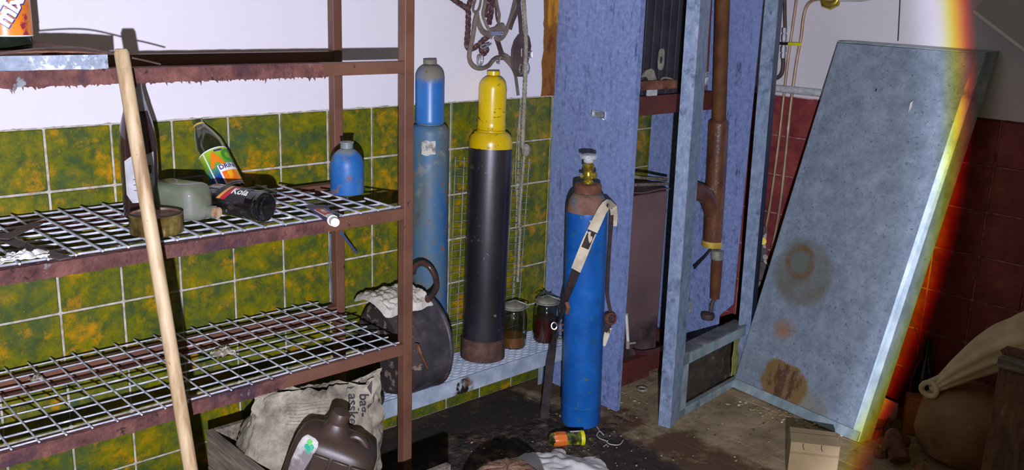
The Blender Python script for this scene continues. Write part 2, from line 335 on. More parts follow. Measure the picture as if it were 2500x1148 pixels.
M['flue']=mat('brown_enamel_flue',[(.3,c(118,70,55,0.40)),(.5,c(150,95,68,0.40)),(.7,c(185,125,75,0.40))],scale=16,detail=8,rough=.30,bump=.6,bscale=60,bdist=.003,spec=1.0,stretch=(1,1,.6),spots=[(50,.66,.70,c(150,140,135))])
M['fluerust']=mat('rusty_flue',[(.3,c(105,60,40,0.33)),(.5,c(165,100,50,0.33)),(.7,c(190,125,60,0.33))],scale=22,detail=8,rough=.75,bump=.6,bscale=80,stretch=(1,1,.5))
M['tapeyellow']=mat('yellow_tape',[(.4,c(190,160,60)),(.6,c(220,190,90))],scale=40,rough=.6,bump=.1)
M['leather']=mat('grey_brown_leather',[(.3,c(90,78,74)),(.55,c(125,112,106)),(.75,c(155,145,138))],scale=22,detail=7,rough=.75,bump=.5,bscale=90)
M['leather_d']=mat('dark_leather',[(.3,c(62,50,52)),(.6,c(92,76,76))],scale=20,rough=.65,bump=.4,bscale=90)
M['ropep']=mat('purple_brown_braid',[(.35,c(58,38,46)),(.55,c(92,62,66)),(.70,c(150,120,115))],scale=90,rough=.9,bump=1,bscale=150)
M['ropew']=mat('dirty_hemp_rope',[(.3,c(120,115,105)),(.6,c(172,168,155))],scale=60,rough=.95,bump=1,bscale=200)
M['black']=plain('black_rubber',c(30,28,32),.55)
M['strapblk']=mat('black_webbing',[(.3,c(36,30,34)),(.7,c(66,56,60))],scale=40,rough=.8,bump=.6,bscale=160)
M['strapwht']=mat('cream_leather_lining',[(.3,c(195,180,160)),(.6,c(228,218,200))],scale=26,rough=.8,bump=.5,bscale=80,spots=[(26,.64,.67,c(95,75,65))])
M['cloth']=mat('white_cloth',[(.35,c(205,205,215)),(.65,c(236,236,245))],scale=14,rough=.9,bump=.25,bscale=40)
M['clothw']=mat('white_padding',[(.35,c(190,185,182)),(.65,c(222,218,216))],scale=24,detail=8,rough=.95,bump=.6,bscale=50,bdist=.005)
M['clothdark']=mat('old_canvas',[(.35,c(210,190,160)),(.65,c(240,222,192))],scale=10,detail=8,rough=.95,bump=.5,bscale=60)
M['tar']=mat('black_tarred_hide',[(.3,c(36,34,38,1.15)),(.5,c(60,56,64,1.15)),(.7,c(100,92,104,1.15))],scale=9,detail=8,rough=.5,bump=.5,bscale=40,bdist=.004,spots=[(14,.62,.72,c(92,72,76))])
M['tarend']=mat('chipped_dark_end',[(.3,c(34,30,32)),(.6,c(62,54,56))],scale=20,rough=.8,bump=.6,spots=[(38,.56,.62,c(140,120,110),{'stretch':(1,1,.6)}),(16,.64,.70,c(150,110,60))])
M['sack']=mat('paper_sack',[(.3,c(112,106,98)),(.5,c(158,150,138)),(.7,c(196,188,176))],scale=9,detail=10,ro=.7,rough=.85,bump=.9,bscale=22,bdist=.008,spots=[(7,.48,.64,c(104,98,90)),(60,.66,.72,c(90,84,80),{'stretch':(.35,.35,3)})])
M['sackprint']=plain('dark_print',c(58,54,62),.7)
M['brownplastic']=mat('dark_brown_plastic',[(.4,c(62,48,43)),(.6,c(74,58,51))],scale=8,rough=.42,bump=.05)
M['paper']=mat('white_paper',[(.4,c(215,215,222)),(.6,c(236,236,242))],scale=20,rough=.7,bump=.1)
M['cardboard']=mat('brown_cardboard',[(.3,c(146,126,98)),(.6,c(172,152,120))],scale=5,rough=.85,bump=.15,bscale=60,spots=[(5,.56,.68,c(165,140,110))])
M['cork']=mat('cork',[(.35,c(140,105,80)),(.6,c(205,175,145))],scale=60,rough=.9,bump=.6,bscale=120)
M['tin']=mat('stained_brass_tin',[(.35,c(70,54,28)),(.5,c(120,100,50)),(.65,c(160,145,90))],scale=26,detail=8,rough=.4,metal=.5,bump=.3,bscale=60,spots=[(18,.60,.66,c(105,60,45),{'rough':.9,'metal':0})])
M['clearglass']=glass('clear_bottle_glass',(.93,.96,.93),.02)
M['flaskglass']=mat('dusty_grey_green_glass',[(.3,c(88,98,86)),(.6,c(120,130,112))],scale=9,rough=.32,bump=.1,spots=[(10,.55,.65,c(120,122,118),{'rough':.7})],coat=.4)
M['jarglass']=glass('jar_glass',(.9,.93,.9),.04)
M['wineglass']=mat('dark_brown_bottle_glass',[(.3,c(40,22,24)),(.7,c(62,36,38))],scale=12,rough=.12,bump=0,coat=.5,spots=[(14,.6,.75,c(78,52,50),{'rough':.5})])
M['blackglass']=mat('black_glossy_bottle',[(.4,c(18,16,20)),(.6,c(30,28,32))],scale=14,rough=.12,bump=.03,coat=.6,spots=[(60,.68,.7,c(110,110,115))])
M['capsule']=mat('silver_foil_capsule',[(.4,c(150,155,170)),(.6,c(190,195,210))],scale=18,rough=.4,metal=.15,bump=.15)
M['label']=mat('grey_white_label',[(.35,c(170,172,188)),(.6,c(208,210,226))],scale=12,rough=.7,bump=.05)
M['print']=plain('grey_print',c(60,66,72),.6)
M['redliq']=mat('dark_red_preserve',[(.3,c(52,16,14)),(.6,c(92,30,20))],scale=6,rough=.3,bump=0)
M['amberliq']=mat('amber_dregs',[(.3,c(110,66,24)),(.6,c(160,104,44))],scale=20,rough=.4,bump=.2)
M['lidgrey']=mat('dusty_glass_lid',[(.3,c(110,104,98)),(.6,c(160,156,148))],scale=20,rough=.5,bump=.3)
def hexc(r,g,b): return (lin(r)*.95,lin(g)*.95,lin(b)*.85)

# ================================================================== STRUCTURE
T=.15; GX0=-2.48720; RY0=-1.02708
wl=struct('wall_left', MB().box(-3.9,.15,.004,.12,0,2.7), M['grout'])
struct('wall_left_plaster', MB().grid(lambda u,v:(-3.9+3.9*u, -.004-.0015*noise.noise(V((u*40,v*9,2))) if v>.001 else -.004, 1.053+.004*noise.noise(V((u*90,0,1)))*(1-v)+v*1.6),120,12,th=-.01), M['plaster'], parent=None)
wr=struct('wall_right', MB().box(.004,.12,-2.4,.004,0,2.7), M['grout_r'])
struct('wall_right_plaster', MB().grid(lambda u,v:(-.004,-2.4+2.4*u,1.053+.003*noise.noise(V((u*60,0,4)))*(1-v)+v*1.6),90,8,th=.01), M['plaster_r'])
struct('floor', MB().box(-3.9,.12,-3.2,.12,-.1,-.003), M['soil'])
wrt=D.objects['wall_right']; wlt=D.objects['wall_left']
def tile_mesh(wd, axis, mt, hgt=.144, nm='tile'):
    mb=MB(); g=.0015
    lo=MB()
    if axis=='x': mb.box(0,wd,-.0005,.006,0,hgt); mb.v[0:0]=[]
    elif axis=='y': mb.box(-.0005,.006,-wd,0,0,hgt)
    else: mb.box(0,wd,0,hgt,-.01,0)
    me=D.meshes.new(nm); me.from_pydata([tuple(p) for p in mb.v],[],mb.f); me.materials.append(mt); return me
def tiles(parent, items, nm):
    cache={}
    for (wd,axis,mt,loc,rx) in items:
        k=(round(wd,4),axis)
        if k not in cache: cache[k]=tile_mesh(wd,axis,mt)
        o=D.objects.new(nm,cache[k]); COL.objects.link(o); o.parent=parent; o.location=V(loc)-parent.location; o.rotation_euler=rx
        b=o.modifiers.new('bevel','BEVEL'); b.width=.0022; b.segments=1
its=[]
for k in range(-4,17):
    for r in range(7):
        x0=GX0+k*T+.003; wd=min(.144,-.004-x0)
        if wd>.02: its.append((wd,'x',M['gtile'],(x0,-.0015+R.uniform(-.0006,.0006),1.05-(r+1)*T+.003),(R.uniform(-.003,.003),0,R.uniform(-.003,.003))))
tiles(wlt,its,'wall_tile')
its=[]
for k in range(-7,9):
    for r in range(7):
        y0=RY0-k*T-.003; 
        if y0>-.004: continue
        its.append((.144,'y',M['rtile'],(-.0015+R.uniform(-.0006,.0006),y0,1.05-(r+1)*T+.003),(0,R.uniform(-.003,.003),R.uniform(-.003,.003))))
y0=-.004; its += [(RY0+7*T-.003 and .018,'y',M['rtile'],(-.0015,-.004,1.05-(r+1)*T+.003),(0,0,0)) for r in range(7)]
tiles(wrt,its,'wall_tile')
its=[]
fl=D.objects['floor']
for i in range(15):
    for j in range(11):
        its.append((.1485,'z',M['ftile'],(-2.2+i*.15,-1.65+j*.15,R.uniform(-.0012,.0008)),(R.uniform(-.004,.004),R.uniform(-.004,.004),0)))
me_c={}
for (wd,ax,mt,loc,rx) in its:
    if 'f' not in me_c:
        mb=MB().box(0,.1490,0,.1490,-.01,0); me=D.meshes.new('floor_tile'); me.from_pydata([tuple(p) for p in mb.v],[],mb.f); me.materials.append(mt); me_c['f']=me
    o=D.objects.new('floor_tile',me_c['f']); COL.objects.link(o); o.parent=fl; o.location=V(loc)-fl.location; o.rotation_euler=rx
    b=o.modifiers.new('bevel','BEVEL'); b.width=.0008; b.segments=1
# white ledge pipe above the red tiles
t_=struct('trim_1', MB().tube([(-.022,-.02,1.078),(-.022,-.62,1.078)],.014,12), M['plasticwhite'])

# ================================================================== CABINET
FR=V((-.801,-.584,0)); FRT=V((-.8477,-.584,1.4)); lean=(FRT-FR)/1.4
cab=thing('steel_cabinet','open galvanised steel cabinet frame in the corner with its front cover taken off','cabinet',(-.55,-.28,0))
def lp(x,y,z,k=1.0): return (x+lean.x*z*k,y+lean.y*z*k,z)
mb=MB(); H=2.3
mb.hexa([(-.842,-.383,.001),(-.838,-.383,.001),(-.838,-.012,.001),(-.842,-.012,.001)],[(-.842,-.367,H),(-.838,-.367,H),(-.838,-.012,H),(-.842,-.012,H)])
mb.hexa([(-.8385,-.383,.001),(-.825,-.383,.001),(-.825,-.380,.001),(-.8385,-.380,.001)],[(-.8385,-.367,H),(-.815,-.367,H),(-.815,-.364,H),(-.8385,-.364,H)])
obj('side_panel',mb,M['galvstain'],cab)
def sect(poly, z0, z1, ln):
    b=[V((x,y,z0))+ln*z0 for x,y in poly]; t=[V((x,y,z1))+ln*z1 for x,y in poly]; n=len(poly)
    return MB().add(b+t,[tuple(range(n))[::-1],tuple(range(n,2*n))]+[(i,(i+1)%n,n+(i+1)%n,n+i) for i in range(n)])
# front post: folded sheet, narrow left face and broad front face
P0=V((-.813,-.543)); P1=V((-.801,-.584)); P2=V((-.589,-.516)); 
d12=(P2-P1).normalized(); n12=V((-d12.y,d12.x)); tk=.003
P2=P1+d12*.098
poly=[P0,P1,P2,P2+n12*.02,P2+n12*.02-d12*tk,P2+n12*tk-d12*tk,P1+n12*tk+d12*tk,P0+V((tk,0))]
obj('corner_post',sect([(p.x,p.y) for p in poly],.001,H,lean),M['galv'],cab)
# right post
lean2=V((-.045,-.01,0))
Q1=V((-.262,-.520)); Q0=Q1+V((-.046,.022)); Q2=Q1+V((.062,.02))
o_=obj('corner_post',sect([(p.x,p.y) for p in (Q0,Q1,Q1+V((.002,.004)),Q0+V((.003,.003)))],.001,H,lean2),M['galv'],cab); o_['label']='right galvanised corner post'
o_=obj('post_flange',sect([(p.x,p.y) for p in (Q1+V((.0003,.0001)),Q2,Q2+V((-.004,.02)),Q2+V((-.008,.004)),Q1+V((.0024,.0042)))],.001,H,lean2),mat('shaded_blue_grey_zinc',[(.3,c(58,68,98)),(.55,c(80,92,126)),(.75,c(120,132,160))],scale=30,detail=9,rough=.5,metal=.2,stretch=(1,1,.12),bump=.1),cab); o_['label']='flange of the right post with shade painted into its dark blue-grey'  # stained flange; shade of its turned-away side put into the darker colour
# panel behind the flue
mb=MB(); prf=[(-.455,.30),(-.455,H),(-.01,H),(-.01,.10),(-.40,.10),(-.40,.24)]
mb.prism([(-.296,y,z) for y,z in prf],(.003,0,0))
obj('rear_panel',mb,M['galvstain'],cab)['label']='pitted galvanised panel behind the flue pipe'
# plinth with opening, ledge, folded rail
A=V((-.71,-.556,0)); B=V((-.268,-.512,0)); dd=(B-A); nn=V((-dd.y,dd.x,0)).normalized()
def pl(u,z,o=0): return A+dd*u+nn*o+V((0,0,z))+lean*z*.4
mb=MB()
mb.hexa([pl(-.02,.001),pl(1,.001),pl(1,.001,.02),pl(-.02,.001,.02)],[pl(-.02,.022),pl(1,.022),pl(1,.022,.02),pl(-.02,.022,.02)])
mb.hexa([pl(-.02,.138),pl(1,.138),pl(1,.138,.003),pl(-.02,.138,.003)],[pl(-.02,.165),pl(1,.165),pl(1,.165,.003),pl(-.02,.165,.003)])
mb.hexa([pl(-.02,.001),pl(.07,.001),pl(.07,.001,.003),pl(-.02,.001,.003)],[pl(-.02,.165),pl(.07,.165),pl(.07,.165,.003),pl(-.02,.165,.003)])
obj('plinth',mb,M['galvdull'],cab,bevel=.001)
obj('plinth_back',MB().hexa([pl(-.02,.001,.061),pl(1,.001,.061),pl(1,.001,.064),pl(-.02,.001,.064)],[pl(-.02,.164,.061),pl(1,.164,.061),pl(1,.164,.064),pl(-.02,.164,.064)]),mat('grimy_back_plate',[(.3,c(48,42,38)),(.6,c(78,68,58)),(.7,c(140,130,110))],scale=22,detail=8,rough=.9,bump=.4),cab)
mb=MB().hexa([pl(-.02,.165),pl(1,.165),pl(1,.165,.06),pl(-.02,.165,.06)],[pl(-.02,.169),pl(1,.169),pl(1,.169,.06),pl(-.02,.169,.06)])
obj('rail',mb,mat('scraped_grey_ledge',[(.3,c(78,80,92)),(.6,c(120,124,136)),(.75,c(165,170,180))],scale=16,detail=8,rough=.6,bump=.3),cab,bevel=.001)['label']='scraped ledge across the foot of the frame'
mb=MB().grid(lambda u,v:pl(.84+.15*u,.03+.10*v,.012+.006*noise.noise(V((u*3,v*3,0)))),6,6,th=.004)
obj('insulation',mb,mat('yellow_green_foam',[(.3,c(120,120,60)),(.7,c(165,165,100))],scale=30,rough=.9,bump=.5),cab)
# inner frame
mb=MB(); bx0=-.837; 
ya=-.30
beam=[]
for nm,z0,z1,y_ in (('upper_beam',at(1545,285,1,ya).z,at(1545,237,1,ya).z,ya),('lower_beam',at(1512,935,1,ya).z,at(1512,893,1,ya).z,ya),):
    xr=at(1742,270,1,y_).x if nm=='upper_beam' else -.31
    obj(nm,MB().box(bx0,xr,y_,y_+.035,z0,z1),M['brownbeam'],cab,bevel=.002)
    obj(nm,MB().box(bx0,xr,-.04,-.012,z0,z1),M['brownbeam'],cab,bevel=.002)
zb=at(1545,237,1,ya).z; zl=at(1512,893,1,ya).z
for x_ in (bx0,-.345):
    obj('side_beam',MB().box(x_,x_+.03,ya+.036,-.041,zl-.045,zl),M['brownbeam'],cab,bevel=.002)
    obj('side_beam',MB().box(x_,x_+.03,ya+.036,-.041,zb-.045,zb),M['brownbeam'],cab,bevel=.002)
for x_ in (bx0,-.345):
    obj('leg',MB().box(x_,x_+.03,-.04,-.012,.0,zl-.05),M['brownbeam'],cab)
    obj('leg',MB().box(x_,x_+.03,ya,ya+.03,.0,zl-.05),M['brownbeam'],cab)
def clasp(p, ax, nr, s=1.0, nm='clasp'):
    """toggle latch: base plate, lever and wire loop. ax along, nr outward"""
    ax=V(ax).normalized(); nr=V(nr).normalized(); up=nr.cross(ax); p=V(p)
    def P(a,b,h): return p+ax*a*s+up*b*s+nr*h*s
    mb=MB().hexa([P(-.032,-.013,0),P(.032,-.013,0),P(.032,.013,0),P(-.032,.013,0)],[P(-.032,-.013,.002),P(.032,-.013,.002),P(.032,.013,.002),P(-.032,.013,.002)])
    mb.hexa([P(-.004,-.011,.002),P(.022,-.009,.002),P(.022,.009,.002),P(-.004,.011,.002)],[P(-.004,-.010,.010),P(.022,-.006,.012),P(.022,.006,.012),P(-.004,.010,.010)])
    for sg in (-1,1): mb.tube([P(-.03,.010*sg,.006),P(.0,.008*sg,.012),P(.026,.012*sg,.012),P(.030,.015*sg,.008)],.0018*s,6)
    mb.tube([P(-.03,-.012,.007),P(-.03,.012,.007)],.004*s,8)
    mb.hexa([P(.024,-.016,.0),P(.031,-.016,.0),P(.031,.016,.0),P(.024,.016,.0)],[P(.024,-.016,.009),P(.031,-.016,.009),P(.031,.016,.009),P(.024,.016,.009)])
    return obj(nm,mb,M['chrome'],cab)
clasp(at(1464,279,0,-.8425),(0,-1,-.04),(-1,0,0),.92)['label']='bright zinc toggle clasp on the side panel'
def onpost(px,py):
    d=ray(px,py); n=V((n12.x,n12.y,0)); p0=V((P1.x,P1.y,0))
    z=.7
    for _ in range(4):
        pp=p0+lean*z; t=(pp-CAM).dot(n)/d.dot(n); q=CAM+d*t; z=q.z
    return q
clasp(onpost(1722,192),(0,0,-1),(-n12.x,-n12.y,0),.62)
clasp(onpost(1684,748),(0,0,-1),(-n12.x,-n12.y,0),.66)
clasp(at(1876,172,1,-.505),(1,-.3,0),(0,-1,.1),.66)
clasp(at(1835,659,1,-.51),(1,-.3,0),(0,-1,.1),.50)
# ribbed dark casing on the beam
yb=ya+.0
x0=at(1562,150,1,yb).x; 
rb=thing('ribbed_casing','tall charcoal ribbed casing standing on the cabinet beam behind the side panel','heater',(-.62,-.17,zb))
mb=MB().box(-.80,-.50,-.285,-.06,zb+.001,2.2)
obj('casing',mb,M['darkbox'],rb)
for i in range(8):
    xx=-.795+i*.042
    obj('rib',MB().box(xx,xx+.020,-.293,-.2852,zb+.002,2.2),M['darkbox'],rb,bevel=.002)
p=at(1615,145,1,-.296)
pl_=thing('oval_mounting_plate','small pale oval plate with a round hole hanging on the charcoal casing','plate',p)
mb=MB(); n=24; ring=[]
for k in range(n):
    a=2*PI*k/n; o_=V((math.copysign(abs(math.cos(a))**.6,math.cos(a))*.0155,0,math.copysign(abs(math.sin(a))**.7,math.sin(a))*.036)); i_=V((math.cos(a)*.0085,0,math.sin(a)*.0125-.002)); ring.append((o_,i_))
vs=[p+o_ for o_,_ in ring]+[p+i_ for _,i_ in ring]; vs+=[v+V((0,.003,0)) for v in vs]
mb.add(vs,[(k,(k+1)%n,n+(k+1)%n,n+k) for k in range(n)]+[(2*n+k,3*n+k,3*n+(k+1)%n,2*n+(k+1)%n) for k in range(n)]+[(k,2*n+k,2*n+(k+1)%n,(k+1)%n) for k in range(n)]+[(n+k,n+(k+1)%n,3*n+(k+1)%n,3*n+k) for k in range(n)])
obj('plate',mb,M['lidgrey'],pl_)
# perforated angle lying on the beam, hook plate, pliers, white block
pa=at(1545,237,1,ya).z
za=pa+.030
mb=MB().box(-.80,at(1648,215,1,-.31).x,-.318,-.314,za-.008,za+.022).box(-.80,at(1648,215,1,-.31).x,-.314,-.29,za+.018,za+.022)
bk=thing('perforated_angle','short rusty perforated angle iron lying along the red-brown beam','bracket',(-.7,-.305,za-.008))
obj('angle',mb,M['rust'],bk,bevel=.001)
for q in (1568,1625):
    c_=at(q,216,1,-.3185); obj('hole',MB().tube([c_+V((0,.0005,0)),c_-V((0,.0008,0))],.0028,10),M['black'],bk)
p=at(1597,228,1,-.316)
tag(obj('white_block',MB().box(p.x-.022,p.x+.022,-.312,-.30,pa+.001,pa+.0215),M['plasticwhite'],bevel=.001),'small white block propping up the perforated angle','block')
p=at(1593,195,1,-.300); hz=za+.022
poly=[at(a,b,1,-.300) for a,b in ((1566,190),(1570,181),(1578,172),(1590,167),(1597,172),(1600,185),(1605,198),(1606,206),(1578,206),(1584,200),(1583,193),(1577,187))]
tag(obj('hook_plate',MB().prism(poly,(0,.003,0)),M['lidgrey']),'pale hook-shaped steel plate standing on the rusty perforated angle','plate')
pp=[at(a,b,1,-.302) for a,b in ((1606,206),(1612,196),(1622,190),(1636,192),(1647,197))]
tag(obj('bent_tool',MB().tube(smoothpath(pp),[.004]*20+[.003],8).tube([at(1603,201,1,-.305),at(1632,206,1,-.305)],.004,8),M['lidgrey']),'small bent metal tool lying right of the hook plate','tool')
# brown tank behind lower beam
ytk=-.262
tk_=thing('brown_tank','tall dusty brown sheet metal tank standing inside the cabinet','tank',(-.60,-.17,.0))
zt=at(1535,482,1,ytk).z; xr=at(1631,474,1,ytk).x
obj('shell',MB().box(-.80,xr,ytk,-.06,.10,zt),M['tank'],tk_,bevel=.006)
obj('foot',MB().box(-.79,xr-.02,ytk+.01,-.07,.0,.10),M['brownbeam'],tk_)
mb=MB().grid(lambda u,v:(-.805+(xr+.81)*u,ytk-.006+v*.20,zt+.006+.045*(1-u)*(.4+.6*v)+.004*math.sin(u*9)),10,4,th=.004)
obj('lid',mb,M['tank'],tk_)['label']='bent-up lid of the brown tank'
g0=at(1529,768,1,ytk-.012); g1=at(1533,832,1,ytk-.012)
mb=MB().tube([g0,g1],.0055,10); obj('sight_glass',mb,M['paper'],tk_)
obj('tap',MB().tube([g1,g1+V((.002,0,-.03))],.007,10),M['lidgrey'],tk_)
obj('tap_lever',MB().tube([g1+V((0,0,-.012)),g1+V((.03,-.01,-.012))],.004,8),M['lidgrey'],tk_)
obj('gauge_collar',MB().tube([g0,g0+V((0,0,.006))],.008,10),M['lidgrey'],tk_)
for (a,b,e,f,wd,lab) in ((1552,436,1632,460,.030,'narrow wooden slat lying highest across the brown tank'),(1535,452,1628,470,.045,'wide wooden slat lying across the brown tank lid')):
    q0=at(a,b,1,-.27); q1=at(e,f,1,-.25)
    q0.z=max(q0.z,zt+.07 if wd<.04 else zt+.05); q1.z=max(q1.z,zt+.035 if wd<.04 else zt+.02)
    tag(obj('wooden_lath',MB().bar(q0,q1+V((0,.02,0)),wd,.010),M['greywood']),lab,'slat',group='slats on the brown tank')
q0=at(1560,292,1,-.05)
# cables/scraps at the tank foot
pp=[at(1548,858,1,-.31),at(1570,862,1,-.30),at(1600,868,1,-.30),at(1625,872,1,-.30)]
for k in pp: k.z=max(k.z,zl+.006)
tag(obj('bent_strip',MB().ribbon(smoothpath(pp),.02,.002,(0,-.6,.8)),M['brownbeam']),'bent brown metal strip lying on the lower beam in front of the tank','strip')
# things on cabinet floor
p=at(1568,950,2,.012)
tag(obj('ring_washer',MB().tube(arc(lambda t:p+V((math.cos(t*2*PI)*.017,math.sin(t*2*PI)*.017,.0)),16)[:-1],.0045,8,closed=True),M['lidgrey']),'small grey rubber ring on the cabinet floor behind the front post','ring')
# flue pipe
yf_=-.34
fl_=thing('flue_pipe','thick brown flue pipe running down inside the cabinet between the posts','pipe',at(1752,740,1,yf_))
a=at(1768,-120,1,yf_); b=at(1755,292,1,yf_); c_=at(1740,598,1,yf_)
ppm=pxm(b)
obj('upper_pipe',MB().tube([a,b],.0255*1.0,24),M['fluerust'],fl_)
obj('lower_pipe',MB().tube([b-V((0,0,-.0)),b.lerp(c_,.02),b.lerp(c_,.5),c_],[.028,.036,.037,.0385],28),M['flue'],fl_)
jn=b.lerp(c_,.62); left=jn+V((-.10,.02,.035)); jn2=b.lerp(c_,.74)
obj('branch_pipe',MB().tube(smoothpath([left+V((-.02,0,.0)),left,jn+V((-.04,.01,.012)),jn2+V((0,0,-.01))],5),.034,24),M['flue'],fl_)
obj('tape_band',MB().lathe([(.039,0),(.041,.003),(.0415,.010),(.040,.012),(.0415,.014),(.041,.022),(.039,.024)],28,c_-V((0,0,.006))),M['tapeyellow'],fl_)
e0=at(1752,612,1,yf_-.035); e1=at(1745,728,1,yf_-.035)
obj('drain_pipe',MB().tube([e0,e0.lerp(e1,.5),e1],[.021,.021,.019],18),M['fluerust'],fl_)
obj('mesh_sleeve',MB().tube([at(1752,611,1,yf_-.035),at(1751,632,1,yf_-.035)],.0235,18),M['wire2'],fl_)
obj('hanger',MB().tube(smoothpath([e1,at(1738,745,1,yf_-.035),at(1736,762,1,yf_-.035)],4),.008,8).lathe([(.004,.012),(.024,.010),(.026,0),(.022,-.012),(.004,-.014)],20,at(1728,772,1,yf_-.035)),M['leather_d'],fl_)['label']='drain funnel hanging under the narrow pipe'
obj('cable',MB().tube(smoothpath([c_+V((-.01,-.01,0)),at(1722,625,1,yf_),at(1708,640,1,yf_),at(1695,655,1,yf_)],4),.0045,8),M['black'],fl_)
# narrow brown pipe and strips at the top between post and flue
tag(obj('narrow_pipe',MB().tube([at(1736,-60,1,-.25),at(1722,230,1,-.25)],.008,12),M['brownbeam']),'narrow brown pipe running up behind the front post beside the flue','pipe')

# ================================================================== SHELF RACK
XL=-3.30; pw=.028
rack=thing('shelf_rack','brown-painted angle and tube steel shelf rack with flaking rusty front rails','shelf',(-2.55,-.26,0))
for x_,fy in ((-1.796,-.45),(-1.7705,-.09),(XL,-.45),(XL,-.09)):
    obj('post',MB().box(x_,x_+pw,fy,fy+pw,0,2.2),M['brownpaint'],rack,bevel=.002)
def rail(x0,x1,yf,z0,z1,rough,seed,parent=rack,depth=.028):
    n=int((x1-x0)/.006) if rough else 8; mb=MB()
    sec=[(0,0),(0,.5),(0,1),(1,1),(1,0)]
    vs=[]
    for i in range(n+1):
        x=x0+(x1-x0)*i/n
        for (a,b) in sec:
            y=yf+a*depth; z=z0+(z1-z0)*b
            if rough:
                if a==0: y-= .0015+.0022*noise.noise(V((x*60,b*3,seed)))+.001*noise.noise(V((x*200,b*9,seed)))
                if b==0 and a==0: z-= max(0,.004*noise.noise(V((x*55,seed,2)))+.003*noise.noise(V((x*170,seed,2))))*rough
                if b==1: z+= .0012*noise.noise(V((x*70,seed,5)))
            vs.append((x,y,z))
    k=len(sec); mb.add(vs,[(i*k+j,(i+1)*k+j,(i+1)*k+(j+1)%k,i*k+(j+1)%k) for i in range(n) for j in range(k)]+[tuple(range(k)),tuple(range(n*k,(n+1)*k))[::-1]])
    return mb
xs=-1.985
for z0,z1,rg,xb in ((1.190,1.219,1.6,-2.02),(.828,.857,1.0,-2.02),(.466,.496,.8,-2.14)):
    obj('front_rail',rail(XL+pw,xb,-.45,z0,z1,rg,z0),M['rustrail'],rack)['label']='rust-flaked length of front rail'
    obj('front_rail',rail(xb,-1.797,-.45,z0,z1,0,0),M['brownpaint'],rack,bevel=.001)
    obj('rear_rail',MB().box(XL+pw,-1.771,-.09,-.062,z0,z1).box(XL+pw,-1.771,-.12,-.09,z0,z0+.003),M['brownpaint'],rack,bevel=.001)
# hanging rust flakes along the top rail
fk=MB()
for i in range(110):
    x=R.uniform(-2.70,-2.0); L=abs(R.gauss(0,.0028))+.0012; w_=R.uniform(.002,.007)
    if R.random()<.06: L+=.008
    z=1.190; y=-.452+R.uniform(0,.01)
    fk.add([(x-w_,y,z+.002),(x+w_,y,z+.002),(x+R.uniform(-w_,w_)*1.3,y-.002,z-L),(x,y+.002,z)],[(0,1,2),(0,2,3),(1,3,2)])
o=obj('rust_flakes',fk,M['rustrail'],rack,smooth=0); o['kind']='stuff'
def wiremesh(name,x0,x1,y0,y1,z,label,skip,seed,rw=.0021,dz=.0,slant=0):
    mb=MB(); ny=int(round((y1-y0)/.05)); nx=int((x1-x0)/.05)
    def sag(x,y): return .004*noise.noise(V((x*2.2,y*4,seed)))
    for j in range(ny+1):
        y=y0+j*.05; xe=x1-(slant*(ny-j))
        mb.tube([(x,y+.0015*noise.noise(V((x*5,y,seed))),z+sag(x,y)) for x in [x0+(xe+.012-x0)*k/26 for k in range(27)]],rw,6)
    for i in range(nx+1):
        x=x1-.012-i*.05
        ys=[y0-.018+(y1-y0+.030)*k/8 for k in range(9)]
        if slant and i<8:
            ys=[y for y in ys if y< y0+ (i+.6)*.05/slant*.05*1.0+.03] if False else ys
        mb.tube([(x+.002*noise.noise(V((x,y*6,seed+3))),y,z+rw*1.7+sag(x,y)) for y in ys],rw,6)
    o=obj(name,mb,M['wire'],smooth=60); return tag(o,label,'wire mesh')
wiremesh('wire_mesh_shelf',-3.2,-1.815,-.440,-.035,.4995,'galvanised wire mesh lying on the lowest rails of the brown rack',0,1.0)
# the middle mesh is cut slanting at its right end
mb=MB(); z=.861; rw=.0026
def cutx(y): return -1.845+(-.44-y)*-.0-(y+.44)*.10
def sg2(x,y): return .003*noise.noise(V((x*2.2,y*4,9)))
for j in range(9):
    y=-.437+j*.05; xe=-1.80-j*.019
    mb.tube([(x,y,z+sg2(x,y)) for x in [-3.2+(xe+3.2)*k/26 for k in range(27)]],rw,6)
for i in range(28):
    x=-1.83-i*.05; yend=min(-.03,-.455+ (i+1)*.13)
    mb.tube([(x,y,z+rw*1.7+sg2(x,y)) for y in [-.458+(yend+.458)*k/8 for k in range(9)]],rw,6)
tag(obj('wire_mesh_shelf',mb,M['wire'],smooth=60),'galvanised wire mesh lying on the middle rails under the bottles','wire mesh')
# sheet metal tray on the top rails
zt_=1.2195
mb=MB(); xr=at(263,150,1,-.452).x; hgt=.026
def frontf(u,v):
    x=-3.2+(xr+3.2)*u; return (x,-.4535-.0015*noise.noise(V((x*40,v*2,3))),zt_+hgt*v-(.004*max(0,noise.noise(V((x*18,0,7)))) if v<.01 else 0))
tp=thing('sheet_metal_tray','corroded galvanised tray lying upside down on the top rails','tray',(-2.85,-.25,zt_))
mb.grid(frontf,140,4,th=.0)
obj('front_edge',mb,mat('white_crusted_zinc',[(.3,c(110,125,150)),(.5,c(150,162,190)),(.7,c(200,208,232))],scale=22,detail=9,rough=.8,bump=.6,bscale=60,ro=.7,spots=[(26,.54,.60,c(215,222,240)),(7,.62,.66,c(120,86,74)),(34,.62,.68,c(95,105,130))]),tp)
mb=MB().grid(lambda u,v:(-3.2+(xr+3.2)*u,-.4535+.41*v,zt_+hgt+.002+.006*math.sin(min(1,max(0,(-3.2+(xr+3.2)*u+2.72)/.24))*PI)*(1-v)**2+.001*noise.noise(V((u*60,v*9,1)))),80,10,th=.003)
mb.box(xr-.003,xr,-.45,-.045,zt_,zt_+hgt)
obj('top_sheet',mb,M['rust'],tp)
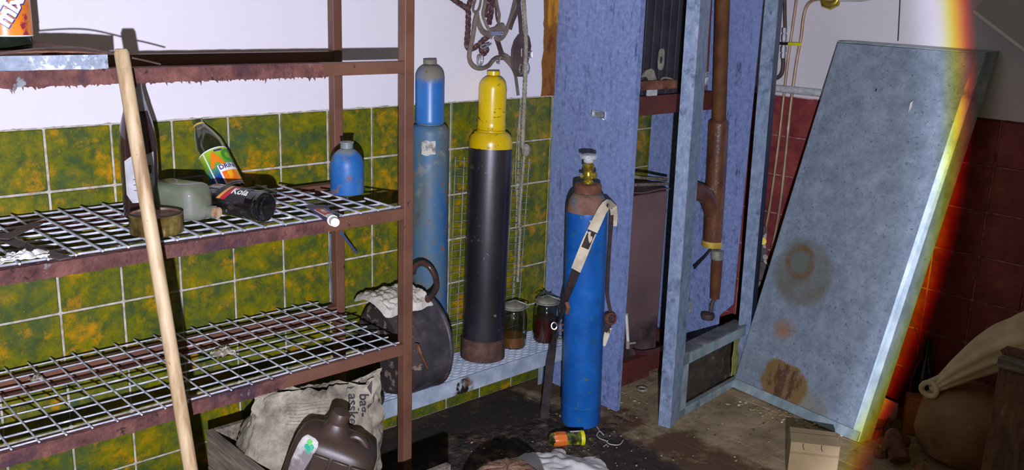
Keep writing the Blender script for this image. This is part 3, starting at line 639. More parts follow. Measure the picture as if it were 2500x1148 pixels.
# thin wire lying over the tray
pp=[at(a,b,1,yy) for a,b,yy in ((-40,134,-.452),(10,129,-.455),(70,121,-.457),(150,115,-.458),(205,117,-.458),(262,128,-.458),(300,137,-.456),(345,146,-.454),(392,157,-.45))]
tag(obj('loose_wire',MB().tube(smoothpath(pp),.0019,6),M['leather_d']),'thin loose wire bowed over the front edge of the corroded tray','wire')

# ================================================================== BENCH
zb_=.205; bx1=-.862; bx0_=-1.735; by0=-.190
bn=thing('grating_bench','low galvanised bench with an expanded metal top along the green wall','bench',((bx0_+bx1)/2,-.1,0))
lipm=mat('zinc_lip_with_rust_hole',[(.3,c(132,148,172,1.3)),(.5,c(160,174,200,1.3)),(.7,c(190,202,226,1.3))],scale=14,detail=8,rough=.55,metal=.2,bump=.2,bscale=60,
  spots=[(20,.40,.52,c(120,92,70),{'lim':('pt',tuple(at(1135,950,1,by0)-V(((bx0_+bx1)/2,-.1,0))),.035,.075),'amt':.6,'rough':.95}),(26,.40,.46,c(22,20,20),{'lim':('pt',tuple(at(1130,945,1,by0)-V(((bx0_+bx1)/2,-.1,0))),.022,.046),'amt':.6,'rough':.95}),(8,.62,.72,c(110,112,95))])
obj('front_lip',rail(bx0_,bx1,by0,zb_-.055,zb_,0,0,depth=.003),lipm,bn)
D.objects.remove(bn.children[0]) if False else None
mb=MB()
for i in range(1): pass
obj('rear_lip',MB().box(bx0_,bx1,-.016,-.012,zb_-.04,zb_),M['galvdull'],bn)
obj('end_lip',MB().box(bx1-.003,bx1,by0+.004,-.017,zb_-.04,zb_),M['galvdull'],bn)
obj('end_lip',MB().box(bx0_,bx0_+.003,by0+.004,-.017,zb_-.04,zb_),M['galvdull'],bn)
for x_,y_ in ((bx1-.034,-.05),(bx0_+.004,-.05),(bx1-.034,by0+.004),(bx0_+.004,by0+.004)):
    obj('leg',MB().box(x_,x_+.03,y_,y_+.003,.0,zb_-.041).box(x_+.027,x_+.03,y_,y_+.03,.0,zb_-.041),M['galvdull'],bn)
mb=MB(); pitch=.034; rows=11; n=int((bx1-bx0_-.01)/pitch*2)
for j in range(rows):
    y=by0+.010+j*.0160
    vs=[]
    for i in range(n+1):
        x=bx0_+.005+i*pitch/2; s_=1 if (i+j)%2 else -1; yy=y+.0030*s_
        vs+=[(x,yy-.0056,zb_-.005),(x,yy+.0056,zb_+.0005),(x,yy+.0056,zb_-.001),(x,yy-.0056,zb_-.0065)]
    mb.add(vs,[(i*4+k,(i+1)*4+k,(i+1)*4+(k+1)%4,i*4+(k+1)%4) for i in range(n) for k in range(4)])
o=obj('expanded_metal',mb,mat('white_galvanised_grating',[(.3,c(160,180,225,1.2)),(.6,c(205,218,250,1.2))],scale=26,rough=.5,metal=.2,bump=.1,spots=[(6,.56,.66,c(150,150,120))]),bn,smooth=0); o['kind']='stuff'

# ================================================================== GAS CYLINDERS
def cylinder_body(r,z0,z1,sh,rn,zn):
    """z0 bottom, z1 start of shoulder, shoulder height sh, neck radius"""
    pr=[(r*.90,z0),(r*.97,z0+.004),(r,z0+.014),(r,z1)]
    for k in range(1,9):
        a=k/8*PI/2; pr.append((rn+(r-rn)*math.cos(a),z1+sh*math.sin(a)))
    pr.append((rn,zn)); return pr
def lathe_split(prof,zc,n=40):
    a=[p for p in prof if p[1]<=zc+1e-6]; b=[p for p in prof if p[1]>=zc-1e-6]
    def ri(z):
        for (r0,z0),(r1,z1) in zip(prof,prof[1:]):
            if z0<=z<=z1 and z1>z0: return r0+(r1-r0)*(z-z0)/(z1-z0)
        return prof[-1][0]
    rc=ri(zc)
    if a[-1][1]<zc-1e-5: a.append((rc,zc))
    if b[0][1]>zc+1e-5: b.insert(0,(rc,zc))
    return a,b
# --- yellow and black, on the bench
yb_=-.092
top=at(1203,174,1,-.068); bot=at(1176,878,1,yb_-.02); bot=V((bot.x,yb_-.0,zb_+.001)); bot.x=at(1176,868,1,yb_).x
q=stand(bot,top); Lc=(top-bot).length
def hz_(py,px,y): return ((at(px,py,1,y)-bot).dot((top-bot).normalized()))
r_=.0700
z_yb=hz_(362,1195,yb_); z_cap=hz_(322,1202,yb_)
bot.y-=.004
cy=thing('gas_cylinder','tall gas cylinder with a yellow cap and shoulder and a scuffed black body','gas cylinder',bot,q)
pr=cylinder_body(r_,0,z_yb+.012,z_cap-z_yb-.012,.046,z_cap+.004)
a_,b_=lathe_split(pr,z_yb)
obj('body',MB().lathe(a_,44,cap1=False),M['blackcyl'],cy,local=True)
obj('shoulder',MB().lathe(b_,44,cap0=False),M['yellow'],cy,local=True)
obj('foot_ring',MB().lathe([(r_+.001,.0),(r_+.0045,.002),(r_+.0045,.068),(r_+.001,.072)],44,cap0=False,cap1=False),M['blackrust'],cy,local=True)
rc=.0445
cp=[(rc,z_cap+.005),(rc+.0012,z_cap+.008),(rc+.0012,z_cap+.030),(rc,z_cap+.033),(rc,Lc-.052)]
for k in range(1,8): a=k/7*PI/2*.86; cp.append((rc*math.cos(a),Lc-.052+.040*math.sin(a)))
cp+= [(.0205,Lc-.012),(.0205,Lc),(.018,Lc+.001)]
obj('valve_cap',MB().lathe(cp,36),M['yellow'],cy,local=True)
# --- blue scraped cylinder behind the drum
topb=at(1050,146,1,-.075); yb2=-.070
bot=V((at(1056,800,1,yb2).x,yb2,zb_+.001)); bot.x=topb.x+.012
q=stand(bot,topb); Lb=(topb-bot).length
z_c=hz_(280,1056,yb2); 
cy=thing('gas_cylinder','tall scraped blue-grey gas cylinder with a bright blue cap standing by the rack post','gas cylinder',bot,q)
bot_=bot; r_=.0575; 
pr=cylinder_body(r_,0,z_c-.030,.028,.040,z_c+.002)
obj('body',MB().lathe(pr,44),M['bluedull'],cy,local=True)
rc=.0435
zt1=Lb-.070
M['bluecap']=mat('blue_cap_paint_worn_crown',[(.3,c(45,110,190)),(.7,c(55,122,202))],scale=8,rough=.35,bump=.05,spots=[(24,.22,.46,c(124,118,108),{'lim':('z',Lb-.035,Lb-.100),'amt':.5,'rough':.7,'detail':9}),(50,.64,.68,c(120,80,70))])
M['bluecaptop']=M['bluecap']
cp=[(rc,z_c+.003),(rc+.001,z_c+.006),(rc,z_c+.012),(rc,zt1)]
obj('valve_cap',MB().lathe(cp,36,cap1=False),M['bluecap'],cy,local=True)
cp=[(rc,zt1),(rc,Lb-.050)]
for k in range(1,8): a=k/7*PI/2*.86; cp.append((rc*math.cos(a),Lb-.050+.038*math.sin(a)))
cp+=[(.020,Lb-.012),(.020,Lb),(.017,Lb+.001)]
obj('cap_crown',MB().lathe(cp,36,cap0=False),M['bluecaptop'],cy,local=True)
wp=MB().grid(lambda u,v:(0,0,0),1,1)
a0=facing(cy)
wp=patch(r_+.0012,a0-.42,a0+.30,z_c-.085,z_c-.045,16,4)
for i,p in enumerate(wp.v): wp.v[i]=p+V((0,0,.006*noise.noise(p*60)))
obj('paper_remnant',wp,mat('torn_white_label',[(.40,c(120,118,118)),(.55,c(200,198,198))],scale=40,detail=8,rough=.9,bump=.3),cy,local=True)
# --- blue gloss cylinder with brass valve on the floor
bot=V((-.998,-.360,.002)); tb=at(1437,408,1,-.36); TBLUE=tb.copy()
q=stand(bot,V((tb.x,-.36,tb.z))); ax_=(V((tb.x,-.36,tb.z))-bot).normalized()
def hz3(px,py): return (at(px,py,1,-.36)-bot).dot(ax_)
r_=.0655
zsh=hz3(1425,520); zn=hz3(1435,470)
cy=thing('gas_cylinder','bright blue gas cylinder with a brass valve standing on the floor before the cabinet panel','gas cylinder',bot,q)
pr=cylinder_body(r_,0,zsh-.012,zn-zsh+.012,.036,zn+.004)
a_,b_=lathe_split(pr,zsh+.006)
obj('body',MB().lathe(a_,44,cap1=False),M['bluecyl'],cy,local=True)
obj('shoulder',MB().lathe(b_,44,cap0=False),M['primer'],cy,local=True)
obj('weld_bead',MB().lathe([(r_-.0005,.071),(r_+.0012,.073),(r_+.0012,.075),(r_-.0005,.077)],44,cap0=False,cap1=False),M['bluecyl'],cy,local=True)
obj('neck_ring',MB().lathe([(.036,zn-.004),(.043,zn+.002),(.0425,zn+.024),(.038,zn+.028),(.022,zn+.029)],36),M['rust'],cy,local=True)
obj('neck_collar',MB().lathe([(.044,zn-.012),(.0445,zn-.004),(.042,zn-.001)],36,cap0=False,cap1=False),mat('grey_green_paint',[(.3,c(70,100,90)),(.7,c(100,125,120))],scale=30,rough=.6),cy,local=True)
zv=zn+.030
vb=obj('valve_body',MB().lathe([(.013,zv-.003),(.016,zv),(.016,zv+.006),(.012,zv+.010),(.015,zv+.016),(.0165,zv+.028),(.013,zv+.038),(.017,zv+.044),(.0175,zv+.060),(.012,zv+.063)],20),M['brass'],cy,local=True)
av=facing(cy); sd=V((math.cos(av+1.2),math.sin(av+1.2),0)); sd2=V((math.cos(av-1.9),math.sin(av-1.9),-.1))
obj('outlet',MB().tube([V((0,0,zv+.026)),sd*.026+V((0,0,zv+.026))],.0105,16).tube([V((0,0,zv+.020)),sd2*.024+V((0,0,zv+.020))],[.007,.006],12),M['brass'],vb,local=True)
kz=zv+.063; kn=MB().lathe([(.010,kz),(.016,kz+.004),(.018,kz+.016),(.012,kz+.020)],24)
for k in range(7):
    a=k*2*PI/7; kn.tube([V((math.cos(a)*.012,math.sin(a)*.012,kz+.020)),V((math.cos(a)*.026,math.sin(a)*.026,kz+.021))],[.006,.0085],8,flat=.7)
kn.lathe([(.014,kz+.014),(.026,kz+.017),(.027,kz+.023),(.020,kz+.028)],28)
obj('handwheel',kn,M['plasticwhite'],cy,local=True)
# --- small blue cylinder top on the middle shelf
z_=.8665+.003
bs=V((-1.842,-.262,z_)); tn=at(850,346,1,-.262)
Ls=tn.z-z_; rs=.0435
cy=thing('cylinder_cap','short blue cylinder cap with a narrow neck standing on the middle mesh shelf','cylinder cap',bs)
cp=[(rs-.001,0),(rs,.003),(rs,Ls-.062)]
for k in range(1,9): a=k/8*PI/2*.80; cp.append((rs*math.cos(a),Ls-.062+.047*math.sin(a)))
cp+=[(.0165,Ls-.016),(.0165,Ls-.004),(.0185,Ls-.003),(.0185,Ls),(.014,Ls)]
obj('shell',MB().lathe(cp,40),mat('worn_blue_paint_with_rust',[(.3,c(24,92,172)),(.55,c(44,108,184)),(.72,c(92,124,158))],scale=16,detail=7,rough=.45,bump=.15,spots=[(38,.58,.63,c(122,92,86),{'rough':.8}),(8,.36,.5,c(120,132,140),{'lim':('z',.115,.080),'amt':.35} )]) ,cy,local=True)

# ================================================================== DRUM, CLOTH, STICK
Rd=.150; axd=V((.998,-.03,.02)).normalized()
cl_=at(912,792,1,-.225); cl_.z=zb_+Rd+.006
cl_=V((at(925,800,1,-.157).x,-.157,zb_+Rd+.004)); print('drum',cl_)
dr=thing('round_drum','squat round black drum lying on its side on the grating bench','drum',cl_,axd.to_track_quat('Z','Y'))
pr=[(.02,.004),(Rd*.80,.0),(Rd*.90,.012),(Rd,.050),(Rd*1.0,.10),(Rd*.99,.150),(Rd*1.01,.154),(Rd*1.01,.161),(Rd*.96,.163),(.02,.155)]
obj('end_cap',MB().lathe(pr[:4],48,jit=.003,cap1=False),M['tarend'],dr,local=True)['label']='chipped end of the black drum'
obj('shell',MB().lathe(pr[3:],48,jit=.003,cap0=False),M['tar'],dr,local=True)
hp_=[at(a,b,1,yy) for a,b,yy in ((1008,668,-.20),(1014,650,-.19),(1030,643,-.19),(1048,652,-.20),(1062,675,-.22),(1066,700,-.24),(1058,718,-.27),(1044,733,-.295))]
obj('handle',MB().tube(smoothpath(hp_),.0085,12),mat('dark_brown_hose',[(.3,c(50,34,32)),(.7,c(92,64,56))],scale=20,rough=.25,bump=.1),dr)
# padding cloth on the drum
def onshell(t,s_,h=.0):    # t along axis, s_ angle from top toward the camera
    up_=V((0,0,1)); up_=(up_-axd*up_.dot(axd)).normalized(); sd_=axd.cross(up_); 
    return cl_+axd*t+(up_*math.cos(s_)+sd_*(-math.sin(s_))*-1*-1)*(Rd+h) if False else cl_+axd*t+(up_*math.cos(s_)-sd_*-math.sin(s_))*(Rd+h)
sdv=axd.cross(V((0,0,1)))
sgn=1 if sdv.y<0 else -1
def onsh(t,s_,h=0):
    up_=(V((0,0,1))-axd*axd.z).normalized(); sd_=axd.cross(up_)*sgn
    return cl_+axd*t+(up_*math.cos(s_)+sd_*math.sin(s_))*(Rd+h)
def clf(u,v):
    t=-.030+.165*u; s_=-.55+1.12*v-.22*u*0
    rr=.014+.016*abs(noise.noise(V((u*7,v*6,2))))+.007*noise.noise(V((u*20,v*16,5)))
    e=min(u,1-u,v,1-v)
    if e<.08: rr=rr*e/.08+.006
    return onsh(t,s_+.05*noise.noise(V((u*5,0,3))),rr)
tag(obj('folded_cloth',MB().grid(clf,44,30,th=.004),M['clothw'],smooth=60),'crumpled off-white padding cloth draped over the black drum','cloth')
pp=[at(a,b,1,y_) for a,b,y_ in ((1018,842,-.325),(1030,872,-.32),(1046,905,-.29),(1060,925,-.25))]
tag(obj('rusty_hook_rod',MB().tube(smoothpath(pp),[.010]*4+[.008]*6+[.005]*6,8,flat=.5),M['rust']),'rusty flattened rod leaning against the front of the black drum','rod')

# ================================================================== JARS
def jar(px,pw_,y0,h,fill,liq,label,lidtop):
    p=at(px,838,1,y0); p.z=zb_+.0015
    t=thing('preserving_jar',label,'jar',p)
    r=pw_; pr=[(r*.86,0),(r*.97,.006),(r,.016),(r,h*.66),(r*.93,h*.76),(r*.80,h*.82),(r*.80,h*.90)]
    inner=[(q*.93,max(z,.006)) for q,z in pr]
    g=MB().lathe(pr,36,cap1=False); o=len(g.v); g2=MB().lathe(inner[::-1],36,cap0=False,cap1=True); g.merge(g2)
    n=36; k0=(len(pr)-1)*n; g.f+=[(k0+(k+1)%n,k0+k,o+k,o+(k+1)%n) for k in range(n)]; g.m+=[0]*n
    obj('glass',g,M['jarglass'],t,local=True,smooth=50)
    lq=[(q*.995,z) for q,z in inner if z<fill]; lq=[(lq[0][0],.0075)]+lq[1:]+[(inner[3][0]*.995,fill)]
    obj('contents',MB().lathe(lq,32),liq,t,local=True)
    ld_=obj('lid',MB().lathe([(r*.82,h*.905),(r*.84,h*.92),(r*.84,h*.955),(r*.60,h*.985),(r*.2,h)],32),M['lidgrey'],t,local=True)
    a=facing(t)
    cl=MB().tube(arc(lambda q:V((math.cos(q*2*PI)*r*.87,math.sin(q*2*PI)*r*.87,h*.89)),28)[:-1],.0022,6,closed=True)
    cl.tube(smoothpath([V((math.cos(a+1.5)*r*.88,math.sin(a+1.5)*r*.88,h*.88)),V((math.cos(a+1.3)*r*1.1,math.sin(a+1.3)*r*1.1,h*.97)),V((math.cos(a+.8)*r*.5,math.sin(a+.8)*r*.5,h*1.05)),V((0,0,h*1.04)),V((math.cos(a-1.6)*r*.9,math.sin(a-1.6)*r*.9,h*.93))]),.0022,6)
    obj('wire_clip',cl,M['wire2'],ld_,local=True)
    return t
jar(1252,.047,-.085,.158,.040,M['amberliq'],'clip-top glass jar with amber dregs half hidden beside the black cylinder',0)
jar(1331,.046,-.115,.158,.085,M['redliq'],'clip-top glass jar of dark red preserve beside the blue cylinder',0)
bt=MB()
pj=at(1325,722,1,-.10)
for k in range(26):
    a=R.uniform(0,2*PI); p=pj+V((R.uniform(-.03,.03),R.uniform(-.02,.02),R.uniform(-.004,.006))); e=p+V((R.uniform(-.015,.015),R.uniform(-.01,.01),R.uniform(-.004,.012)))
    bt.tube([p,e],.0015,4)
tag(obj('plastic_scrap',bt,plain('green_scrap',c(60,84,66),.7)),'tuft of dull green scrap on the lid of the red jar','scrap',kind='stuff')

# ================================================================== WIRE PANEL BY THE WALL
tl=at(1112,392,1,-.011); tr=at(1292,396,1,-.011); bl=at(1094,862,1,-.011); br=at(1262,820,1,-.011)
bl.z=zb_+.012; br.z=zb_+.012
wd=(tr-tl).length; nv_=7*2+2; nh=int((tl.z-bl.z)/.0245)
pn=MB(); nv_=9
for k in range(nv_+1):
    u=k/nv_; a=tl.lerp(tr,u)+V((0,0,.012)); b=bl.lerp(br,u); pn.tube([a,a.lerp(b,.5)+V((.003*noise.noise(V((k,0,0))),0,0)),b],.0016,6)
for k in range(nh+1):
    u=k/nh; a=tl.lerp(bl,u); b=tr.lerp(br,u); e=(b-a).normalized()*.006; pn.tube([a-e+V((0,-.003,0)),b+e+V((0,-.003,0))],.0015,6)
tag(obj('wire_lattice',pn,M['wire2'],smooth=60),'fine welded wire panel leaning on the green tiles behind the yellow and black cylinder','wire panel')

# ================================================================== WOODEN STICK
sa=V((-2.489,-.519,1.256)); 
d_=ray(470,1170); sb=CAM+d_*((-.60-CAM.y)/d_.y)
sm=at(385,640,1,-.55)
sb=sa+(at(466,1148,1,-.66)-sa)*1.0
dirr=(sb-sa).normalized(); sb=sa+dirr*1.30 if False else sb
k=(.008-sa.z)/(sb-sa).z; sfloor=sa+(sb-sa)*k
rb_=.0135
stk=MB(); stk.tube([sa-V((0,0,-.004)),sa-V((0,0,.004)),sa+(sfloor-sa)*.3,sa+(sfloor-sa)*.6,sfloor],[rb_*.75,rb_,rb_,rb_,rb_],18)
tag(obj('wooden_broomstick',stk,M['wood']),'pale wooden stick leaning in front of the brown rack at the left','stick')

# ================================================================== BOTTLES ON THE SHELVES
def onang(mb,r,ang,z0): return wrap(mb,r,ang,z0)
# orange-labelled cola mix bottle, top shelf
zc=.0; cb=at(16,118,1,-.30); cb=V((at(16,100,1,-.33).x,-.33,zt_+hgt+.004))
bx=thing('soft_drink_bottle','dark bottle with an orange cola-mix label standing on the corroded top tray','bottle',cb)
a0=facing(bx); r_=.0455
obj('glass',MB().lathe([(.036,0),(.043,.003),(r_,.012),(r_,.150),(.040,.185),(.022,.225),(.015,.26),(.0145,.29)],40),mat('dark_green_glass',[(.4,c(16,24,20)),(.6,c(26,36,30))],scale=8,rough=.08,bump=0,coat=.6),bx,local=True)
obj('cap',MB().lathe([(.016,.29),(.016,.305),(.012,.308)],20),M['tapeyellow'],bx,local=True)
lb=MB().grid(lambda u,v:(math.cos(a0-1.7+3.4*u)*(r_+.0006),math.sin(a0-1.7+3.4*u)*(r_+.0006),.026+.105*v),30,10)
lab=obj('label',lb,mat('orange_printed_label',[(.35,c(205,96,22)),(.5,c(232,128,34)),(.65,c(240,150,60))],scale=9,rough=.35,bump=0,spots=[(7,.57,.60,c(96,50,150),{'lim':('z',.075,.10),'amt':-.0}),(11,.62,.65,c(150,50,70))]),bx,local=True)
wb=subdivide_long(MB().add([(-.08,-.0012,0),(.08,-.0012,0),(.08,.0012,0),(-.08,.0012,0)],[(0,1,2,3)]),.006)
obj('rim_line',wrap(wb,r_+.0009,a0,.0265),M['paper'],lab,local=True)
def sticker(body,size,ang,z0,rad,mt,par,rot=0,bold=.002,nm='lettering',sx=1,dx=0,dy=0):
    t=text_mb(body,size,bold); ca,sa_=math.cos(rot),math.sin(rot)
    for i,p in enumerate(t.v): x=p.x*sx; t.v[i]=V((x*ca-p.y*sa_+dx,x*sa_+p.y*ca+dy,0))
    t=subdivide_long(t,.006); return obj(nm,wrap(t,rad,ang,z0),mt,par,local=True,smooth=0)
navy=plain('navy_print',c(60,50,130),.5); wh=plain('white_print',c(240,240,250),.5)
sticker('mezzo',.050,a0,.095,r_+.0010,navy,lab,.95,.0035,dx=-.010); sticker('mezzo',.050,a0,.095,r_+.0013,wh,lab,.95,.0022,dx=-.011,dy=.001)
sticker('mix',.040,a0,.072,r_+.0010,navy,lab,.95,.0030,dx=.012); sticker('mix',.040,a0,.072,r_+.0013,wh,lab,.95,.0018,dx=.011,dy=.001)

zs=.8665+.0035
# wine bottle
wbp=V((at(348,515,1,-.235).x,-.235,zs))
wn=thing('wine_bottle','tall brown wine bottle with a white label standing behind the wooden stick','bottle',wbp)
r_=.0395; hb=at(330,190,1,-.235).z-zs
obj('glass',MB().lathe([(.034,0),(.038,.003),(r_,.012),(r_,.165),(.036,.20),(.027,.235),(.019,.265),(.0155,.285),(.0145,hb-.01),(.0165,hb-.008),(.0165,hb),(.012,hb)],40),M['wineglass'],wn,local=True)
obj('foil_capsule',MB().lathe([(.0262,.240),(.0200,.265),(.0162,.287),(.0155,hb-.010),(.0175,hb-.008),(.0175,hb+.001),(.004,hb+.002)],28,cap0=False),M['capsule'],wn,local=True)
a0=facing(wn)
vs=[(-.030,.0),(.030,.0),(.030,.100),(-.030,.094)]
poly=[(-.020,.0),(.026,.004),(.034,.016),(.034,.112),(.018,.108),(-.010,.108),(-.034,.092),(-.034,.018)]
lm=subdivide_long(MB().add([(x,y,0) for x,y in poly],[tuple(range(8))]),.006)
lab=obj('label',wrap(lm,r_+.0006,a0,.040),M['label'],wn,local=True,smooth=0)
mk=subdivide_long(MB().add([(.010,.085,0),(.026,.085,0),(.026,.103,0),(.010,.103,0)],[(0,1,2,3)]),.006)
obj('crest',wrap(mk,r_+.0011,a0,.040-.02),M['print'],lab,local=True,smooth=0)
for i in range(3):
    mk=subdivide_long(MB().add([(-.015,.050-.012*i,0),(.024,.050-.012*i,0),(.024,.0515-.012*i,0),(-.015,.0515-.012*i,0)],[(0,1,2,3)]),.006)
    obj('print_line',wrap(mk,r_+.0011,a0,.042),M['print'],lab,local=True,smooth=0)
# clear juice bottle leaning on the wall
b0=at(566,478,1,-.155); b0=V((b0.x,-.155,zs+.014)); t0=at(481,297,1,-.022)
ac=thing('juice_bottle','clear bottle with a green and blue fruit drink label leaning on the tiles','bottle',b0,stand(b0,t0)); Lq=(t0-b0).length; s_=Lq/.245
print('juice bottle length',Lq)
pr=[(.030,0),(.0345,.004),(.036,.012),(.036,.150),(.0345,.165),(.027,.195),(.017,.222),(.0135,.232),(.0135,.245)]
pr=[(r*1.0,z*s_) for r,z in pr]
g=MB().lathe(pr,36,cap1=False); inn=[(r*.95,z+.003 if i==0 else z) for i,(r,z) in enumerate(pr)][::-1]; o=len(g.v); g.merge(MB().lathe(inn,36,cap0=False,cap1=True)); n=36; k0=(len(pr)-1)*n
g.f+=[(k0+(k+1)%n,k0+k,o+k,o+(k+1)%n) for k in range(n)]; g.m+=[0]*n
obj('glass',g,M['clearglass'],ac,local=True,smooth=60)
obj('neck_ring',MB().lathe([(.0150,.226*s_),(.0155,.229*s_),(.0150,.232*s_)],24,cap0=False,cap1=False),M['tapeyellow'],ac,local=True)
a0=facing(ac); r_=.0366; z1=.004*s_; z2=.130*s_; a0l=a0
lab=obj('label',MB().grid(lambda u,v:(math.cos(a0-1.75+3.5*u)*r_,math.sin(a0-1.75+3.5*u)*r_,z1+(z2-z1)*v),34,8),vgrad('green_to_blue_label',[(0,c(10,30,130)),(.30,c(20,60,160)),(.48,c(70,140,120)),(.66,c(120,170,40)),(.94,c(160,196,50))],z1,z2),ac,local=True)
def lq(x0,x1,y0_,y1_,mt,nm,dr_=.0004,sk=0):
    m_=subdivide_long(MB().add([(x0,y0_,0),(x1,y0_,0),(x1+sk,y1_,0),(x0+sk,y1_,0)],[(0,1,2,3)]),.006); return obj(nm,wrap(m_,r_+dr_,a0,0),mt,lab,local=True,smooth=0)
lq(-.060,.060,z2-.003,z2,wh,'white_edge'); lq(-.060,.060,z1,z1+.002,wh,'white_edge')
lq(-.026,-.022,z1+.002,z2-.003,wh,'white_stripe')
lq(.004,.026,z2-.011,z2-.006,navy,'blue_bar')
lq(-.004,.050,z1+.004,z2-.048,plain('pale_panel',c(238,240,250),.4),'white_panel')
lq(.000,.050,z1+.008,z1+.040,mat('orange_fruit_print',[(.38,c(250,220,60)),(.5,c(255,180,30)),(.62,c(235,110,20))],scale=40,rough=.4,bump=0),'fruit_print',.0007)
sticker('A',.050,a0,z2-.032,r_+.0009,plain('orange_letter',c(235,130,20),.4),lab,0,.0025,dx=-.001,nm='letter')
sticker('CE',.046,a0,z2-.028,r_+.0010,plain('green_letter',c(60,150,40),.4),lab,0,.0022,dx=.045,nm='letter')
sticker('DRINK',.017,a0,z2-.056,r_+.0009,navy,lab,0,.0005,dx=.024)
# black bottle lying down, base toward us
e0=at(650,512,2,.900); e1=at(528,487,2,.903); dirn=(e1-e0); dirn.z=0; dirn.normalize(); 
rbk=.0345; e0=V((e0.x,e0.y,zs+rbk+.001))
kb=thing('black_bottle','glossy black bottle lying on its side with its hollow base toward the viewer','bottle',e0,dirn.to_track_quat('Z','Y'))
pr=[(.004,.012),(.019,.008),(.026,.001),(.030,.0),(.0335,.002),(rbk,.006),(rbk,.010),(.0332,.013),(rbk,.017),(rbk,.150),(.029,.170),(.019,.200),(.0145,.225),(.0135,.26),(.0155,.262),(.0155,.272)]
obj('glass',MB().lathe(pr,40),M['blackglass'],kb,local=True)
upl=kb.matrix_basis.inverted().to_3x3()@V((-.35,-.45,.80)); aa=math.atan2(upl.y,upl.x)
lab=obj('label',MB().grid(lambda u,v:(math.cos(aa-.75+1.5*u)*(rbk+.0005),math.sin(aa-.75+1.5*u)*(rbk+.0005),.035+.085*v),16,4),plain('charcoal_label',c(48,44,50),.45),kb,local=True)
def sweep(col_,z0,z1,off,nm):
    m_=MB().grid(lambda u,v:(math.cos(aa-.7+1.4*u)*(rbk+.0009),math.sin(aa-.7+1.4*u)*(rbk+.0009),z0+(z1-z0)*v+off*math.sin(u*2.2)),14,2); return obj(nm,m_,col_,lab,local=True)
sweep(plain('crimson_print',c(190,40,60),.45),.094,.108,-.022,'red_swoosh'); sweep(plain('amber_print',c(226,150,80),.45),.108,.118,-.018,'orange_swoosh')
t=text_mb('Kola',.026,.0006)
for i,p in enumerate(t.v): t.v[i]=V((p.y,-p.x,0))
t=subdivide_long(t,.005); t=wrap(t,rbk+.0011,aa,.058); obj('lettering',t,wh,lab,local=True,smooth=0)
# square flask lying on its side, corked neck toward us
f1=at(500,540,1,-.425); f1.z=zs+.019
fx=V((-.30,-.95,0)).normalized()   # toward the neck
fx=V((.42,-.907,0)).normalized()
fl0=at(440,520,1,-.30); f0=V((at(450,520,1,-.30).x,-.30,zs))
fk_=thing('square_flask','dusty square glass flask lying on its side with a cork','flask',f0,V((0,0,1)).to_track_quat('Z','Y'))
sd_=V((-fx.y,fx.x,0))*-1     # to the right? 
W_=.078; Hh=.082; Lf=.135
def sec_(s_,k): # rounded rectangle cross-section at distance s_, scale k, 24 pts
    o=[]
    for i in range(28):
        a=2*PI*i/28; e=5; ca,sa_=math.cos(a),math.sin(a); q=1/((abs(ca)**e+abs(sa_)**e)**(1/e))
        o.append((ca*q*W_/2*k,sa_*q*Hh/2*k))
    return o
mb=MB(); stn=[(-Lf*.5,.55,0),(-Lf*.5+.004,.92,0),(-Lf*.5+.012,1,0),(.030,1,0),(.043,.95,.0),(.052,.78,-.25),(.056,.40,-.6),(.060,.17,-.8),(.062,.15,-.85)]
rings=[]
for s__,k,dz in stn:
    ctr=f0+fx*s__+V((0,0,Hh/2+.001)); off=dz*(Hh/2-.019)/.85
    rings.append([ctr+sd_*x*1+V((0,0,y+off)) + sd_*(-off*-.62) for x,y in sec_(s__,k)])
n=28; mb.add([p for r in rings for p in r],[(i*n+j,i*n+(j+1)%n,(i+1)*n+(j+1)%n,(i+1)*n+j) for i in range(len(rings)-1) for j in range(n)]+[tuple(range(n))[::-1],tuple(range((len(rings)-1)*n,len(rings)*n))])
obj('glass',mb,M['flaskglass'],fk_,smooth=50)
nc=f0+fx*.060+V((0,0,Hh/2+.001-(Hh/2-.019)))+sd_*(-(Hh/2-.019)*.62)
print('neck px test', )
obj('neck',MB().tube([nc-fx*.004,nc+fx*.014],.0145,24),M['flaskglass'],fk_)
obj('cork',MB().tube([nc+fx*.013,nc+fx*.024],[.0118,.0125],24),M['cork'],fk_)
# tin
tc_=at(383,565,1,-.385); tc_=V((tc_.x,-.385,zs))
tn_=thing('round_tin','short round tin with fluted tarnished sides beside the corked flask','tin',tc_)
rt=.0525
pr=MB(); N_=72
prof=[(rt*.97,0),(rt*1.02,.001),(rt*1.02,.003),(rt,.005),(rt,.036),(rt*1.02,.038),(rt*1.03,.041),(rt*1.0,.042)]
vs=[]
for i,(r,z) in enumerate(prof):
    for k in range(N_):
        q=r+(.0012*math.cos(k*2*PI/N_*24) if 3<=i<=4 else 0); vs.append((math.cos(2*PI*k/N_)*q,math.sin(2*PI*k/N_)*q,z))
pr.add(vs,[(i*N_+k,i*N_+(k+1)%N_,(i+1)*N_+(k+1)%N_,(i+1)*N_+k) for i in range(len(prof)-1) for k in range(N_)]+[tuple(range(N_))[::-1]])
obj('side',pr,M['tin'],tn_,local=True)
obj('lid',MB().lathe([(rt*.99,.0415),(rt*.97,.037),(rt*.6,.0355),(.004,.036)],40,cap0=False),mat('rusted_tin_lid',[(.3,c(80,58,48)),(.55,c(120,94,78)),(.7,c(165,150,135))],scale=30,detail=8,rough=.7,bump=.4),tn_,local=True)
